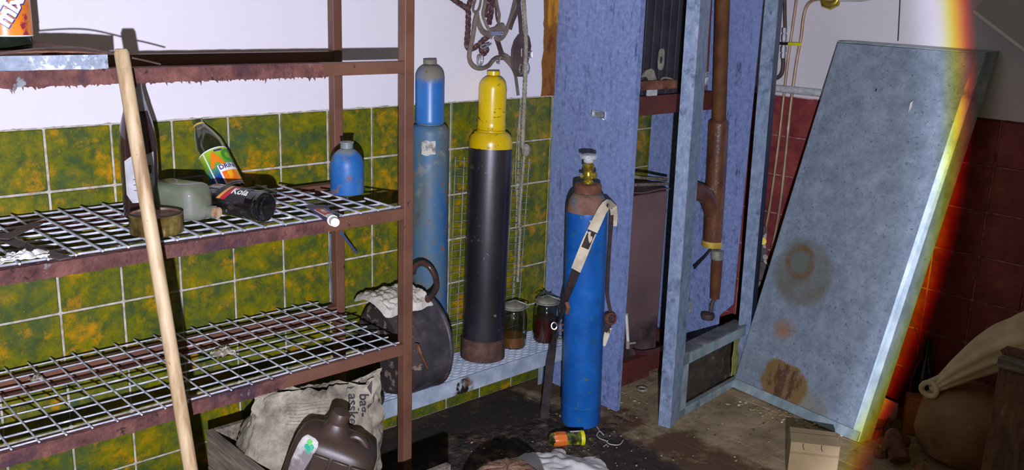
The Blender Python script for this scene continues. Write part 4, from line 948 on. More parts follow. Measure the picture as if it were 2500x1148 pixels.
# L-shaped flat steel strips
la=at(14,590,2,zs); lb_=at(86,556,2,zs); lc=at(172,640,2,zs)
for p in (la,lb_,lc): p.z=zs+.0035
ld=(lc-la); ld2=(lb_-la).normalized(); ex=la-ld2*.0
tag(obj('flat_steel_strip',MB().bar(la-ld.normalized()*.012,la+ld*.93,.026,.003),M['leather_d'],bevel=.0005),'dark flat steel strip on the middle mesh pointing toward the front rail','strip')
la2=la+V((0,0,.0045))
tag(obj('flat_steel_strip',MB().bar(la2-ld2*.01,la2+ld2*.125,.026,.003),M['leather_d'],bevel=.0005),'shorter dark flat steel strip on the middle mesh pointing back to the wall','strip')
def crumple(name,ctr,rx,ry,h,mt,label,cat,seed,n=14,parent=None,rot=0,kind=None):
    def fn(u,v):
        x=(u-.5)*2; y=(v-.5)*2; k=1+.35*noise.noise(V((x*2+seed,y*2,seed)))
        xx=x*rx*k; yy=y*ry*k
        z=h*(.25+.9*abs(noise.noise(V((x*2.1,y*2.1,seed*3.1))))+.5*abs(noise.noise(V((x*5,y*5,seed)))))*max(.12,1-(x*x+y*y)*.45)
        return (ctr[0]+xx*math.cos(rot)-yy*math.sin(rot),ctr[1]+xx*math.sin(rot)+yy*math.cos(rot),ctr[2]+z)
    o=obj(name,MB().grid(fn,n,n,th=.0015),mt,parent,smooth=30)
    if label: tag(o,label,cat,kind=kind)
    return o
p=at(52,634,2,zs); crumple('crumpled_paper',(p.x,p.y,zs+.001),.045,.022,.022,M['paper'],'crumpled scrap of white paper under the dark steel strips','paper',1.3)
dm=mat('dry_grey_scrap',[(.35,c(110,98,88)),(.5,c(165,155,145)),(.65,c(215,212,210))],scale=60,rough=.9,bump=.5)
p=at(545,868,2,.505); crumple('dry_moth_remains',(p.x,p.y,.5075),.026,.020,.020,dm,'shrivelled pale tuft of debris in the middle of the lowest mesh','debris',4.1)
p=at(88,930,2,.505); crumple('dry_leaf_scrap',(p.x,p.y,.5075),.013,.012,.016,dm,'small dry leaf scrap on the left of the lowest mesh','debris',5.1,10)
# toothpaste tube
t0=at(770,500,2,zs+.01); t1=at(818,548,2,zs+.012)
t0=V((t0.x,t0.y,zs+.008)); t1=V((t1.x,t1.y,zs+.012)); t1=at(812,540,2,zs+.014)
tdir=(t1-t0).normalized(); tsd=tdir.cross(V((0,0,1))).normalized(); Lt=(t1-t0).length
tb_=thing('toothpaste_tube','small squeezed paste tube with a red and white print and a white cap','tube',t0)
def tubesec(s_):   # half widths
    w_=.026*(1-s_)+.0125*s_ if s_<.9 else .0125; h_=.0015+.0100*s_**.8
    return w_,h_
def tfn(u,v):
    w_,h_=tubesec(v); a=2*PI*u; return t0+tdir*(Lt*v)+tsd*math.cos(a)*w_+V((0,0,1))*(math.sin(a)*h_+.002*v)
obj('body',MB().grid(tfn,24,12),mat('violet_tube_print',[(.4,c(60,56,110)),(.6,c(76,72,130))],scale=20,rough=.35,bump=0,spots=[]),tb_)
def tpt(v,x,dz=.0006):
    w_,h_=tubesec(v); x=max(-.97,min(.97,x)); return t0+tdir*(Lt*v)+tsd*x*w_+V((0,0,1))*(h_*math.sqrt(1-x*x)+.002*v+dz)
obj('white_panel',MB().grid(lambda u,v:tpt(.38+.60*v,-.35+1.25*u,.0005),12,10),M['paper'],tb_)
obj('red_panel',MB().grid(lambda u,v:tpt(.40+.48*v,-.18+1.0*u,.0010),12,10),plain('red_print',c(196,60,70),.35),tb_)
t=text_mb('AXKA',.018,.0008)
zz=[]
for i,q in enumerate(t.v):
    zz.append(tpt(.64-q.x/Lt*.0-(q.x)/Lt,.32+q.y/.020*.75,.0016))
t.v=zz; obj('lettering',t,wh,tb_,smooth=0)
obj('cap',MB().tube([t1-tdir*.002+V((0,0,.002)),t1+tdir*.004+V((0,0,.002)),t1+tdir*.006+V((0,0,.002)),t1+tdir*.026+V((0,0,.002))],[.0125,.0125,.0098,.0098],24),M['paper'],tb_)
# blue strip hanging under the shelf, cable by the rear post
pp=[at(a,b,1,yy) for a,b,yy in ((831,566,-.10),(845,585,-.085),(858,602,-.07),(871,619,-.05))]
tag(obj('blue_strip',MB().ribbon(pp,.0075,.0015,(0,-1,.3)),plain('blue_grey_plastic',c(84,104,150),.5)),'short blue plastic strip sticking out under the middle shelf','strip')
pp=[at(a,b,1,-.03) for a,b in ((806,570),(807,600),(805,640),(804,665),(808,690),(810,720),(812,745))]
tag(obj('blue_cable',MB().tube(smoothpath(pp),.003,8),plain('blue_cable_sheath',c(92,110,150),.5)),'thin blue-grey cable hanging down the tiles beside the rear post','cable')

# ================================================================== HALTER AND ROPES
def hp(u,v,y=-.035): return at(1080+u/4.593,v/4.593,1,y)
def hpath(L,y=-.035,k=6): return smoothpath([hp(a,b,(q[0] if q else y)) for a,b,*q in L],k)
hr=thing('braided_rope','purple-brown braided lead rope hanging in loops on the white wall','rope',hp(285,545))
def braid(path,r,mt,nm,par):
    mb=MB()
    for ph in (0,2*PI/3,4*PI/3):
        q=[]; P=path; 
        # resample evenly
        acc=[0]
        for i in range(1,len(P)): acc.append(acc[-1]+(P[i]-P[i-1]).length)
        n=max(4,int(acc[-1]/.006)); j=0
        for i in range(n+1):
            s__=acc[-1]*i/n
            while j<len(P)-2 and acc[j+1]<s__: j+=1
            t=(s__-acc[j])/max(1e-9,acc[j+1]-acc[j]); pt=P[j].lerp(P[j+1],t); tg=(P[j+1]-P[j]).normalized(); x=tg.cross(V((0,-1,0))); x=x.normalized() if x.length>1e-5 else V((1,0,0)); y=x.cross(tg)
            a=ph+s__/ (r*6)*2*PI; q.append(pt+x*math.cos(a)*r*.52+y*math.sin(a)*r*.52)
        mb.tube(q,r*.62,6)
    return obj(nm,mb,mt,par,smooth=60)
top_=2.0
braid(hpath([(60,-60),(130,-5),(200,45),(265,88),(290,110),(290,180),(288,300),(283,380),(275,480),(285,540),(340,545),(410,500),(470,440),(535,395)],-.022),.0085,M['ropep'],'strand',hr)
braid(hpath([(330,-60),(315,0),(300,60),(283,105)],-.030),.0085,M['ropep'],'strand',hr)
braid(hpath([(570,-60),(558,20),(548,130),(528,230),(520,270)],-.022),.0085,M['ropep'],'strand',hr)
braid(hpath([(505,-60),(500,30),(488,120),(480,190)],-.018),.0075,M['ropep'],'strand',hr)
kb_=hp(465,568,-.032)
braid(smoothpath([kb_+V((math.cos(a)*.010+.014*(a/9-.5),-.004*math.sin(a*2),math.sin(a)*.011)) for a in [k*.7 for k in range(14)]],3),.007,M['ropep'],'knot',hr)
obj('snap_hook',MB().tube(smoothpath([hp(545,490,-.03),hp(500,520,-.04),hp(455,545,-.04),hp(430,520,-.036),hp(470,500,-.036),hp(520,480,-.03)]),.003,8),M['chrome'],hr)
mb=MB(); rc_=hp(410,682,-.030)
obj('ring',MB().tube(arc(lambda t:rc_+V((math.cos(t*2*PI)*.0135,.006*math.cos(t*2*PI),math.sin(t*2*PI)*.0185)),24)[:-1],.0022,8,closed=True),M['chrome'],hr)
obj('ring',MB().tube(arc(lambda t:rc_+V((.004,-.004,.001))+V((math.cos(t*2*PI)*.010,-.004*math.sin(t*2*PI),math.sin(t*2*PI)*.017)),24)[:-1],.0022,8,closed=True),M['chrome'],hr)
ht=thing('leather_halter','old grey-brown leather horse halter with buckles hanging on the white wall','halter',hp(600,760))
fr_=(0,-1,0)
obj('noseband',MB().tube(hpath([(390,150,-.05),(362,260,-.05),(350,360,-.05),(330,470,-.05),(308,570,-.05),(302,650,-.052),(325,720,-.055),(375,762,-.058),(450,770,-.058),(520,738,-.056),(570,680,-.054),(620,650,-.052),(690,655,-.05)]),.0085,10,flat=.7),M['leather'],ht)['label']='rounded stitched noseband'
for L,w_,mt,y in (([(375,150),(345,120),(352,60),(372,0),(378,-50)],.006,'leather',-.055),([(345,125),(385,140),(415,90),(430,20),(440,-50)],.006,'leather',-.052),
    ([(385,165),(400,240),(430,320),(470,370),(560,410)],.017,'leather',-.045),([(490,-50),(470,80),(455,170),(480,250),(520,330),(580,395)],.009,'leather',-.060),
    ([(600,-50),(615,60),(640,170),(632,240),(640,300)],.009,'leather',-.062),([(600,-40),(600,80),(608,200),(630,265)],.006,'leather_d',-.058),
    ([(830,-50),(800,80),(770,200),(730,320),(690,400),(640,440),(590,420)],.014,'leather',-.050),([(850,-50),(862,100),(875,240),(885,390)],.015,'leather_d',-.056),([(865,-10),(840,120),(790,240),(760,330)],.012,'leather_d',-.053),
    ([(600,415),(625,480),(650,560),(672,620)],.017,'leather_d',-.048),([(640,590),(700,660),(770,740),(815,830),(835,950),(850,1070)],.011,'leather',-.045),([(690,620),(740,650),(790,700)],.012,'leather',-.047)):
    obj('strap',MB().ribbon(hpath(L,y),w_,.0035,fr_),M[mt],ht,smooth=40)
pg=[hp(a,b,-.058) for a,b in ((862,392),(895,380),(950,372),(985,430),(1000,520),(985,620),(960,720),(930,800),(912,862),(870,862),(825,858),(790,780),(778,680),(785,560),(815,460))]
obj('blinker',MB().prism(pg,(0,.006,0)),M['leather_d'],ht,bevel=.0015)['label']='broad curved leather cheek piece'
pg=[hp(a,b,-.050) for a,b in ((552,320),(600,305),(640,262),(690,262),(715,300),(712,350),(680,395),(630,405),(570,380))]
obj('strap_pad',MB().prism(pg,(0,.008,0)),M['leather'],ht,bevel=.002)
def wirebox(a,b,cx,cy,y,par,r=.0022):
    pts=[hp(cx-a,cy-b,y),hp(cx+a,cy-b,y),hp(cx+a,cy+b,y),hp(cx-a,cy+b,y)]; return obj('buckle',MB().tube(pts,r,6,closed=True),M['chrome'],par)
wirebox(62,14,612,375,-.066,ht,.0025)
wirebox(18,42,905,590,-.066,ht); wirebox(26,30,975,615,-.064,ht)
for cx,cy in ((885,775),(955,775)):
    rc_=hp(cx,cy,-.065); obj('ring',MB().tube(arc(lambda t:rc_+V((math.cos(t*2*PI)*.0085,0,math.sin(t*2*PI)*.0155)),20)[:-1],.0025,8,closed=True),M['chrome'],ht)
obj('buckle',MB().tube([hp(655,632,-.062),hp(632,705,-.062)],.0026,6).tube([hp(612,705,-.06),hp(640,712,-.06)],.003,6),M['chrome'],ht)
obj('ring',MB().tube([hp(540,372,-.066),hp(605,378,-.066),hp(665,388,-.066)],.0035,8),M['chrome'],ht)
# pale rope
pr_=thing('hanging_rope','long pale hemp rope hanging down the wall with a knotted ball halfway','rope',at(1284,368,1,-.04))
rp=[at(a,b,1,-.075 if b<250 else -.045) for a,b in ((1275,-40),(1281,40),(1284,90),(1283,160),(1281,235),(1278,300),(1276,345),(1278,370))]
braid(smoothpath(rp,6),.0066,M['ropew'],'rope',pr_)
rp=[at(a,b,1,-.035) for a,b in ((1280,380),(1275,440),(1270,500),(1268,545),(1270,560),(1268,600),(1266,650),(1264,688))]
braid(smoothpath(rp,6),.0050,M['ropew'],'rope',pr_)
kc=at(1284,366,1,-.048); q=[]
for k in range(70):
    t=k/69*PI; a=k*1.05; q.append(kc+V((math.sin(t)*math.cos(a)*.0135,math.sin(t)*math.sin(a)*.0135,math.cos(t)*.017)))
obj('knot',MB().tube(q,.0052,6),M['ropew'],pr_,smooth=60)
kc=at(1268,550,1,-.035); obj('knot',MB().tube([kc+V((math.cos(k*.9)*.006,math.sin(k*.9)*.006,.010-.0014*k)) for k in range(15)],.0035,6),M['ropew'],pr_,smooth=60)
rp=[at(a,b,1,-.020) for a,b in ((1270,260),(1264,330),(1259,420),(1262,500))]
tag(obj('cord',MB().tube(smoothpath(rp,5),.002,6),M['ropew']),'thin pale cord hanging behind the hemp rope','cord')
tag(obj('wall_hook',MB().tube([at(1220,-60,1,-.001),at(1220,-60,1,-.07),at(1220,-72,1,-.08)],.005,8),M['rust']),'rusty hook above the frame holding the halter and ropes','hook')

# ================================================================== GALVANISED COVER LEANING ON THE RED WALL
from mathutils.bvhtree import BVHTree
TL=at(2048,104,0,-.085); TR=at(2402,131,0,-.085); BL=at(1789,946,2,.003); BR=at(2092,1080,2,.003)
zt_a=(TL-BL).normalized(); xt_=(BR-BL)-zt_a*(BR-BL).dot(zt_a); Wt=xt_.length; xt_.normalize(); yt_=zt_a.cross(xt_)
if yt_.x<0: yt_=-yt_
q=Matrix((xt_,yt_,zt_a)).transposed()
if q.determinant()<0: print('tray basis flipped')
tray=thing('cover_panel','large stained galvanised sheet-metal cover leaning tilted against the red tiled wall','panel',BL,q.to_quaternion())
Mi=tray.matrix_basis.inverted(); tTL,tTR,tBL,tBR=[Mi@p for p in (TL,TR,BL,BR)]
def onface(px,py):
    d=Mi.to_3x3()@ray(px,py); o_=Mi@CAM; t=-o_.y/d.y; return tuple(o_+d*t)
s1=onface(1958,665); s2=onface(1952,640); s3=onface(1905,815); s4=onface(1912,935); s5=onface(1960,1010); s3b=onface(1925,780)
M['traymat']=mat('stained_galvanised_sheet',[(.30,c(112,128,146)),(.5,c(142,158,182)),(.70,c(172,186,212))],scale=16,detail=12,ro=.8,rough=.5,metal=.25,bump=.12,bscale=70,spec=.4,
  spots=[(5,.10,.62,c(112,112,98),{'lim':('pt',s1,.095,.165),'amt':.8,'rough':.7}),(14,.20,.60,c(118,94,66),{'lim':[('pt',s2,.052,.082)],'amt':.7}),(14,.22,.44,c(112,120,118),{'lim':[('pt',s2,.030,.055)],'amt':.7}),
   (10,.20,.62,c(170,126,94),{'lim':[('pt',s3,.015,.085),('pt',s3b,.05,.10)],'amt':.35}),(5,.25,.70,c(150,146,122),{'lim':('pt',s5,.05,.17),'amt':.6}),(16,.26,.46,c(136,110,72),{'lim':[('pt',s4,.075,.135),('z',.168,.190)],'amt':.7,'rough':.9,'stretch':(1,1,.6)}),(30,.44,.54,c(96,68,48),{'lim':[('pt',s4,.05,.12),('z',.170,.184)],'amt':.45,'rough':.9,'stretch':(1,1,.4)}),
   (90,.60,.68,c(92,102,118),{'detail':3})])
def tb(u,v,y=0):
    a=tBL.lerp(tBR,u); b=tTL.lerp(tTR,u); p=a.lerp(b,v); return V((p.x,p.y+y,p.z))
mb=MB(); mb.hexa([tb(.001,.028),tb(.95,.028),tb(.95,.028,.002),tb(.001,.028,.002)],[tb(.001,.999),tb(.95,.999),tb(.95,.999,.002),tb(.001,.999,.002)])
obj('face',mb,M['traymat'],tray,local=True)
dp=.066
mb=MB().hexa([tb(.951,.0,.000),tb(1,.0,.010),tb(1,.0,.012),tb(.951,.0,.002)],[tb(.951,1,.000),tb(1,1,.010),tb(1,1,.012),tb(.951,1,.002)])
obj('hem',mb,M['galvdull'],tray,local=True)['label']='bevelled hem along the right edge of the cover'
TZ=.020
def outp(u,v,y,ex=0,ez=0): p=tb(u,v,y); return V((p.x+ex,p.y,p.z+ez))
mb=MB().hexa([outp(1,0,.010,.001),outp(1,0,dp,.010),outp(1,0,dp,.007),outp(1,0,.010,-.002)],[outp(1,1,.010,.001),outp(1,1,dp,.010,TZ),outp(1,1,dp,.007,TZ),outp(1,1,.010,-.002)])
obj('side_flange',mb,M['galvdull'],tray,local=True)
mb=MB().hexa([outp(0,1,.0,0,.001),outp(1,1,.010,.0,.001),outp(1,1,dp,.010,TZ),outp(0,1,dp,.0,TZ)],[outp(0,1,.0,0,.004),outp(1,1,.010,.0,.004),outp(1,1,dp,.010,TZ+.003),outp(0,1,dp,.0,TZ+.003)])
obj('top_flange',mb,M['galvdull'],tray,local=True)
mb=MB().hexa([outp(0,0,.0,-.003),outp(0,0,dp,-.003),outp(0,0,dp,-.0005),outp(0,0,.0,-.0005)],[outp(0,1,.0,-.003),outp(0,1,dp,-.003),outp(0,1,dp,-.0005),outp(0,1,.0,-.0005)])
obj('side_flange',mb,M['galvdull'],tray,local=True)
mb=MB().hexa([tb(-.002,.002,-.006),tb(1,.002,-.006),tb(1,.002,.004),tb(-.002,.002,.004)],[tb(-.002,.027,-.001),tb(1,.027,-.001),tb(1,.027,.004),tb(-.002,.027,.004)])
obj('bottom_hem',mb,M['galvdull'],tray,local=True)
mb=MB().grid(lambda u,v:(0,0,0),1,1)
pz=[onface(a,b) for a,b in ((2222,252),(2229,246),(2226,262),(2217,276))]
obj('scratch',MB().add([V(p)+V((0,-.0008,0)) for p in pz],[(0,1,2,3)]),M['paper'],tray,local=True,smooth=0)
pz=[onface(a,b) for a,b in ((2139,218),(2142,216),(2140,222),(2136,224))]
obj('nick',MB().add([V(p)+V((0,-.0008,0)) for p in pz],[(0,1,2,3)]),M['black'],tray,local=True,smooth=0)

# ================================================================== PIPES ON THE RED WALL
xp=-.028
g=thing('gas_hose','dark vertical pipe with a yellow-levered shut-off valve above the red tiles','pipe',at(1913,190,0,xp))
obj('upper_hose',MB().tube([at(1916,-60,0,xp),at(1916,30,0,xp),at(1917,72,0,xp)],.0065,12),M['leather_d'],g)
a=at(1916,68,0,xp); b=at(1912,142,0,xp); ax2=(b-a)
fit=[]
for t0_,t1_,r_ in ((0,.16,.011),(.16,.22,.008),(.22,.42,.0115),(.42,.62,.009),(.62,.80,.0125),(.80,.85,.008),(.85,1.0,.0105)):
    fit+=[(a+ax2*t0_,r_),(a+ax2*(t1_-.001),r_)]
vb=obj('valve',MB().tube([p for p,_ in fit],[r for _,r in fit],8),M['chrome'],g,smooth=25)
obj('lower_hose',MB().tube(smoothpath([at(1912,142,0,xp),at(1912,162,0,xp),at(1908,180,0,xp),at(1898,190,0,xp),at(1880,193,0,xp-.01)]),.0075,12),M['leather_d'],g)
l0=at(1924,107,0,xp-.016); l1=at(1957,108,0,xp-.016)
obj('lever',MB().bar(l0,l1,.012,.004,(1,0,0)),plain('yellow_lever_plastic',c(215,215,30),.4),vb,bevel=.001)
obj('stem',MB().bar(at(1898,106,0,xp-.014),l0,.010,.010),M['black'],vb)
def pipe(pts,r,mt,lab,x=-.024,nm='copper_pipe'):
    return tag(obj(nm,MB().tube(smoothpath([at(a,b,0,x) for a,b in pts]),r,12),mt),lab,'pipe')
cop=mat('tarnished_copper_pipe',[(.3,c(140,110,92)),(.6,c(185,160,140)),(.75,c(215,205,195))],scale=12,rough=.45,metal=.3,bump=.1)
gl=mat('painted_grey_pipe',[(.3,c(150,150,150)),(.6,c(196,196,200))],scale=12,rough=.5,bump=.1)
pipe(((1948,-60),(1944,0),(1936,60),(1926,130),(1914,230),(1903,330),(1890,430),(1880,500),(1872,545),(1869,556)),.0052,cop,'left of two thin bent copper pipes running down the red tiles',-.020)
pipe(((2028,-2),(1995,-2),(1973,10),(1962,40),(1956,90),(1945,150),(1930,260),(1918,380),(1906,490),(1893,570),(1885,610)),.0058,cop,'right of two thin bent pipes with a curve at its top beside the leaning cover',-.020)
br_=thing('brass_fitting','brass fitting with a horizontal pipe high on the white wall above the leaning cover','fitting',at(2028,10,0,-.03))
obj('body',MB().tube([at(2008,-4,0,-.03),at(2014,8,0,-.03),at(2028,12,0,-.03),at(2042,6,0,-.03),at(2048,-6,0,-.03)],[.010,.016,.018,.015,.009],12),M['brass'],br_)
obj('side_pipe',MB().tube([at(2044,0,0,-.03),at(2100,-1,0,-.03),at(2150,-6,0,-.03)],[.006,.008,.004],10),gl,br_)
tag(obj('black_cable',MB().tube(smoothpath([at(2200,-60,0,-.012),at(2198,0,0,-.012),at(2195,60,0,-.012),at(2193,100,0,-.012)]),.0032,8),M['black']),'black cable hanging straight down the white wall behind the leaning cover','cable')
# valve cluster between post and cover
vc=thing('valve_cluster','cluster of dark valves with hand wheels on the red tiles beside the cabinet post','valve',at(1862,700,0,-.04))
def wheel(px,py,r,par,mt,sq=1.0,x=-.045):
    p=at(px,py,0,x); 
    return obj('hand_wheel',MB().lathe([(.004,.010),(r,.010),(r*1.08,.004),(r*1.0,-.004),(.004,-.006)],20).xf(Matrix.Translation(p)@V((-.8,-.5,.35)).to_track_quat('Z','Y').to_matrix().to_4x4()@Matrix.Diagonal((1,sq,1,1))),mt,par)
wheel(1858,562,.020,vc,M['leather_d']); wheel(1862,590,.014,vc,M['brass']); wheel(1858,615,.026,vc,M['leather_d'],.6); wheel(1868,628,.010,vc,M['lidgrey']); wheel(1857,662,.028,vc,M['leather_d'],1.3)
obj('valve_pipe',MB().tube([at(1869,556,0,-.03),at(1866,600,0,-.03),at(1868,640,0,-.03),at(1878,655,0,-.02)],.007,10),gl,vc)
obj('valve_pipe',MB().tube([at(1857,700,0,-.03),at(1858,660,0,-.03),at(1862,560,0,-.03)],.008,10),M['leather_d'],vc)
p=at(1848,690,0,-.03)
tag(obj('wooden_chip',MB().bar(at(1838,700,0,-.05),at(1880,672,0,-.02),.012,.02),M['greywood']),'broken wooden chip wedged between the cabinet post and the leaning cover','wood')
# pale sloping board high at the right
c0=at(2374,30,0,-.10); c1=at(2530,150,0,-.10); up2=(c1-c0).cross(V((1,0,0))).normalized()
if up2.z<0: up2=-up2
bdir=(c1-c0).normalized(); pb=[c0,c1,c1+up2*.30,c0+up2*.30]
sb_=thing('sloping_board','pale grey sloping board with a white lower edge high on the right wall','board',c0)
obj('board',MB().prism([p-V((.0,0,0)) for p in [c0+up2*.009,c1+up2*.009,c1+up2*.30,c0+up2*.30]],(.018,0,0)),plain('pale_grey_board',(.50,.47,.42),.8),sb_)
obj('edge_strip',MB().prism([c0,c1,c1+up2*.0088,c0+up2*.0088],(.022,0,0)),plain('white_edge_strip',(.85,.83,.80),.7),sb_)
for t in (.1,.8):
    q=c0.lerp(c1,t)+up2*.06; obj('bracket',MB().box(q.x+.0185,-.004,q.y-.01,q.y+.01,q.z-.008,q.z+.008),M['greywood'],sb_)

# ================================================================== CRATE, SACK, CANISTER
cx0,cx1,cy0,cy1=-2.235,-1.850,-.74,-.215
cr_=thing('wooden_crate','weathered grey open wooden crate under the brown rack','crate',((cx0+cx1)/2,(cy0+cy1)/2,0))
for k in range(3):
    z0=.004+k*.099; z1=z0+.096
    obj('board',MB().box(cx0,cx0+.018,cy0,cy1,z0,z1),M['greywood'],cr_,bevel=.002)
    if k<1: obj('board',MB().box(cx1-.018,cx1,cy0,cy1,z0,z1),M['greywood'],cr_,bevel=.002)
    obj('board',MB().box(cx0+.019,cx1-.019,cy1-.018,cy1,z0,z1),M['greywood'],cr_,bevel=.002)
    obj('board',MB().box(cx0+.019,cx1-.019,cy0,cy0+.018,z0,z1),M['greywood'],cr_,bevel=.002)
so=MB().grid(lambda u,v:(cx0+.02+(cx1-cx0-.04)*u,cy0+.02+(cy1-cy0-.04)*v,.17+(.035*noise.noise(V((u*4,v*5,8)))+.02*noise.noise(V((u*16,v*16,2))))+.03*(1-u)-max(0,u-.72)*.30),40,48)
o=tag(obj('rubbish_fill',so,M['soil'],smooth=25),'dark earthy rubbish filling the wooden crate around the sack','rubbish',kind='stuff')
for (a,b,nm,mt,rx,h,lab,cat) in ((645,1108,'yellow_foam_lump',mat('pale_yellow_foam',[(.4,c(190,190,90)),(.6,c(225,225,130))],scale=30,rough=.9,bump=.5),.017,.024,'small lump of pale yellow foam in the crate beside the sack','foam'),
      (622,1078,'grey_stone_lump',M['greywood'],.034,.045,'rounded grey lump in the crate left of the sack','stone'),
      (682,1138,'white_string_tangle',dm,.030,.014,'tangle of whitish scraps in the crate in front of the sack','scrap')):
    p=at(a,b,2,.225); crumple(nm,(p.x,p.y,.195),rx,rx*.8,h,mt,lab,cat,a*.01,12)
# paper sack
es=V((.93,-.37,0)); ed=V((.37,.93,0)); zs0=.17
SC=at(764,1040,1,-.40); sx_=SC.x; 
sec=[(.16,.100,.08),(.19,.120,.10),(.24,.152,.110),(.29,.172,.108),(.33,.165,.095),(.365,.155,.070),(.395,.150,.040),(.415,.146,.020),(.425,.13,.008)]
def sackf(u,v):
    i=min(int(v*(len(sec)-1)),len(sec)-2); t=v*(len(sec)-1)-i; z,a,b=[sec[i][k]*(1-t)+sec[i+1][k]*t for k in range(3)]
    an=2*PI*u; e=2.7; ca,sa_=math.cos(an),math.sin(an); q=1/((abs(ca)**e+abs(sa_)**e)**(1/e))
    ctr=V((sx_,-.40,0))+es*(.165-a)*.9
    n_=.010*noise.noise(V((ca*2.2,sa_*2.2,z*9)))+(.009*abs(noise.noise(V((ca*4+z*6,sa_*4,z*22))))+.004*noise.noise(V((ca*14+z*20,sa_*9,z*40))))*(1+2.5*v*v)
    p=ctr+es*ca*q*(a+n_)+ed*sa_*q*(b+n_)
    zz=z+(.030*max(0,ca)**3*v**3)+.012*noise.noise(V((ca*3,sa_*2,3)))*v
    return (p.x,p.y,zz)
sk=thing('paper_sack','bulging dirty paper sack with dark printed letters under the brown rack','sack',(sx_,-.40,.165))
sm_=MB().grid(sackf,96,50); obj('bag',sm_,M['sack'],sk,smooth=60)
bv=BVHTree.FromPolygons([tuple(p) for p in sm_.v],[tuple(f) for f in sm_.f])
def decal(bv_,pts2,faces,off=.0012):   # print laid on the surface that it belongs to
    vs=[]
    for (a,b) in pts2:
        d=ray(a,b).normalized(); h,n_,i_,ds=bv_.ray_cast(CAM,d)
        if h is None: h,n_,i_,ds=bv_.find_nearest(CAM+d*((-.5-CAM.y)/d.y))
        vs.append(h-d*off)
    return MB().add(vs,faces)
def sacktext(body,px,py,size,name):
    t=text_mb(body,1.0,.02); t=subdivide_long(t,.12)
    return obj('lettering',decal(bv,[(px+q.y*size*.95,py+q.x*size*1.0) for q in t.v],t.f,.0016),M['sackprint'],sk,smooth=0)
sacktext('bag-',888,990,34,'a'); sacktext('asske',861,1000,36,'b')
for poly in (((845,938),(856,930),(868,943),(857,950)),((866,926),(880,930),(872,950),(862,944)),((898,1000),(912,982),(915,958),(905,985),(896,992)),((896,946),(909,928),(907,965))):
    obj('printed_mark',decal(bv,poly,[tuple(range(len(poly)))]),M['sackprint'],sk,smooth=0)
for i in range(13):
    y_=985+i*8.5; x0=700+R.uniform(-8,8); pts=[]; n=14
    for k in range(n+1): 
        x=x0+k*(118-i*2)/n; pts+= [(x,y_-k*.4+2.5*math.sin(k*.4)),(x,y_+1.3-k*.4+2.5*math.sin(k*.4))]
    obj('print_line',decal(bv,pts,[(2*k,2*k+1,2*k+3,2*k+2) for k in range(n) if R.random()>.12]),plain('faint_print_%d'%i,c(120,114,106),.8) if i==0 else D.materials['faint_print_0'],sk,smooth=0)
p=at(845,915,1,-.33)
# canister
rh=V((.736,-.677,0)); up3=V((0,0,1)); th=math.radians(19)
cu=(up3*math.cos(th)+rh*math.sin(th)); crr=(rh*math.cos(th)-up3*math.sin(th)); caw=cu.cross(crr)
cq=Matrix((crr,caw,cu)).transposed().to_quaternion()
capb=at(826,1028,1,-.615); Hc=.235
cbase=capb-cu*Hc
cn=thing('canister','dark brown plastic canister with a screw cap standing tilted in front of the paper sack','canister',cbase,cq)
mb=MB(); n=40; rings=[]
for z,w_,d_ in ((-.05,.092,.060),(.0,.097,.066),(.02,.098,.067),(.140,.098,.067),(.168,.096,.066),(.186,.090,.062),(.197,.078,.054),(.204,.058,.045),(.210,.034,.032),(.232,.022,.022)):
    rr=[]
    for k in range(n):
        a=2*PI*k/n; e=3.6 if z<.2 else 2.4; ca,sa_=math.cos(a),math.sin(a); q=1/((abs(ca)**e+abs(sa_)**e)**(1/e)); rr.append(V((ca*q*w_+.017*min(1,max(0,(.215-z)/.03)),sa_*q*d_,z)))
    rings.append(rr)
mb.add([p for r in rings for p in r],[(i*n+j,i*n+(j+1)%n,(i+1)*n+(j+1)%n,(i+1)*n+j) for i in range(len(rings)-1) for j in range(n)]+[tuple(range(n))[::-1],tuple(range((len(rings)-1)*n,len(rings)*n))])
obj('body',mb,M['brownplastic'],cn,local=True,smooth=50)
mw=MB().add([cn.matrix_basis@p for p in mb.v],mb.f); bc=BVHTree.FromPolygons([tuple(p) for p in mw.v],[tuple(f) for f in mw.f])
cp_=MB(); 
N2=36; vs=[]
for z in (.226,.229,.256,.259):
    for k in range(N2):
        r=.0215+(.0008 if k%2 else -.0003)*(1 if .227<z<.258 else 0)-(.002 if z>.257 else 0); vs.append((math.cos(2*PI*k/N2)*r,math.sin(2*PI*k/N2)*r,z))
cp_.add(vs,[(i*N2+k,i*N2+(k+1)%N2,(i+1)*N2+(k+1)%N2,(i+1)*N2+k) for i in range(3) for k in range(N2)]+[tuple(range(3*N2,4*N2))])
obj('cap',cp_,M['brownplastic'],cn,local=True,smooth=40)
obj('handle',MB().tube(smoothpath([V((.034,.0,.200)),V((.046,.0,.212)),V((.062,.0,.211)),V((.080,.0,.197)),V((.092,.0,.175))]),.010,10,flat=.8),M['brownplastic'],cn,local=True)
for a_ in range(3):
    for b__ in range(3):
        x0=-.026+a_*.044; z0=.126-b__*.058
        obj('raised_panel',MB().box(x0,x0+.039,-.0700,-.060,z0,z0+.050),M['brownplastic'],cn,local=True,bevel=.003)
lbl=[(745,1064),(752,1061),(770,1071),(777,1080),(776,1092),(757,1125),(735,1160),(700,1160),(712,1120),(728,1085),(738,1069)]
l2=subdivide_long(MB().add([(a,b,0) for a,b in lbl],[tuple(range(len(lbl)))]),7)
lab=obj('label',decal(bc,[(p.x,p.y) for p in l2.v],l2.f,.003),mat('worn_white_label',[(.40,c(130,122,130)),(.50,c(200,200,208)),(.7,c(232,234,242))],scale=9,detail=7,rough=.6,bump=.1),cn,smooth=0)
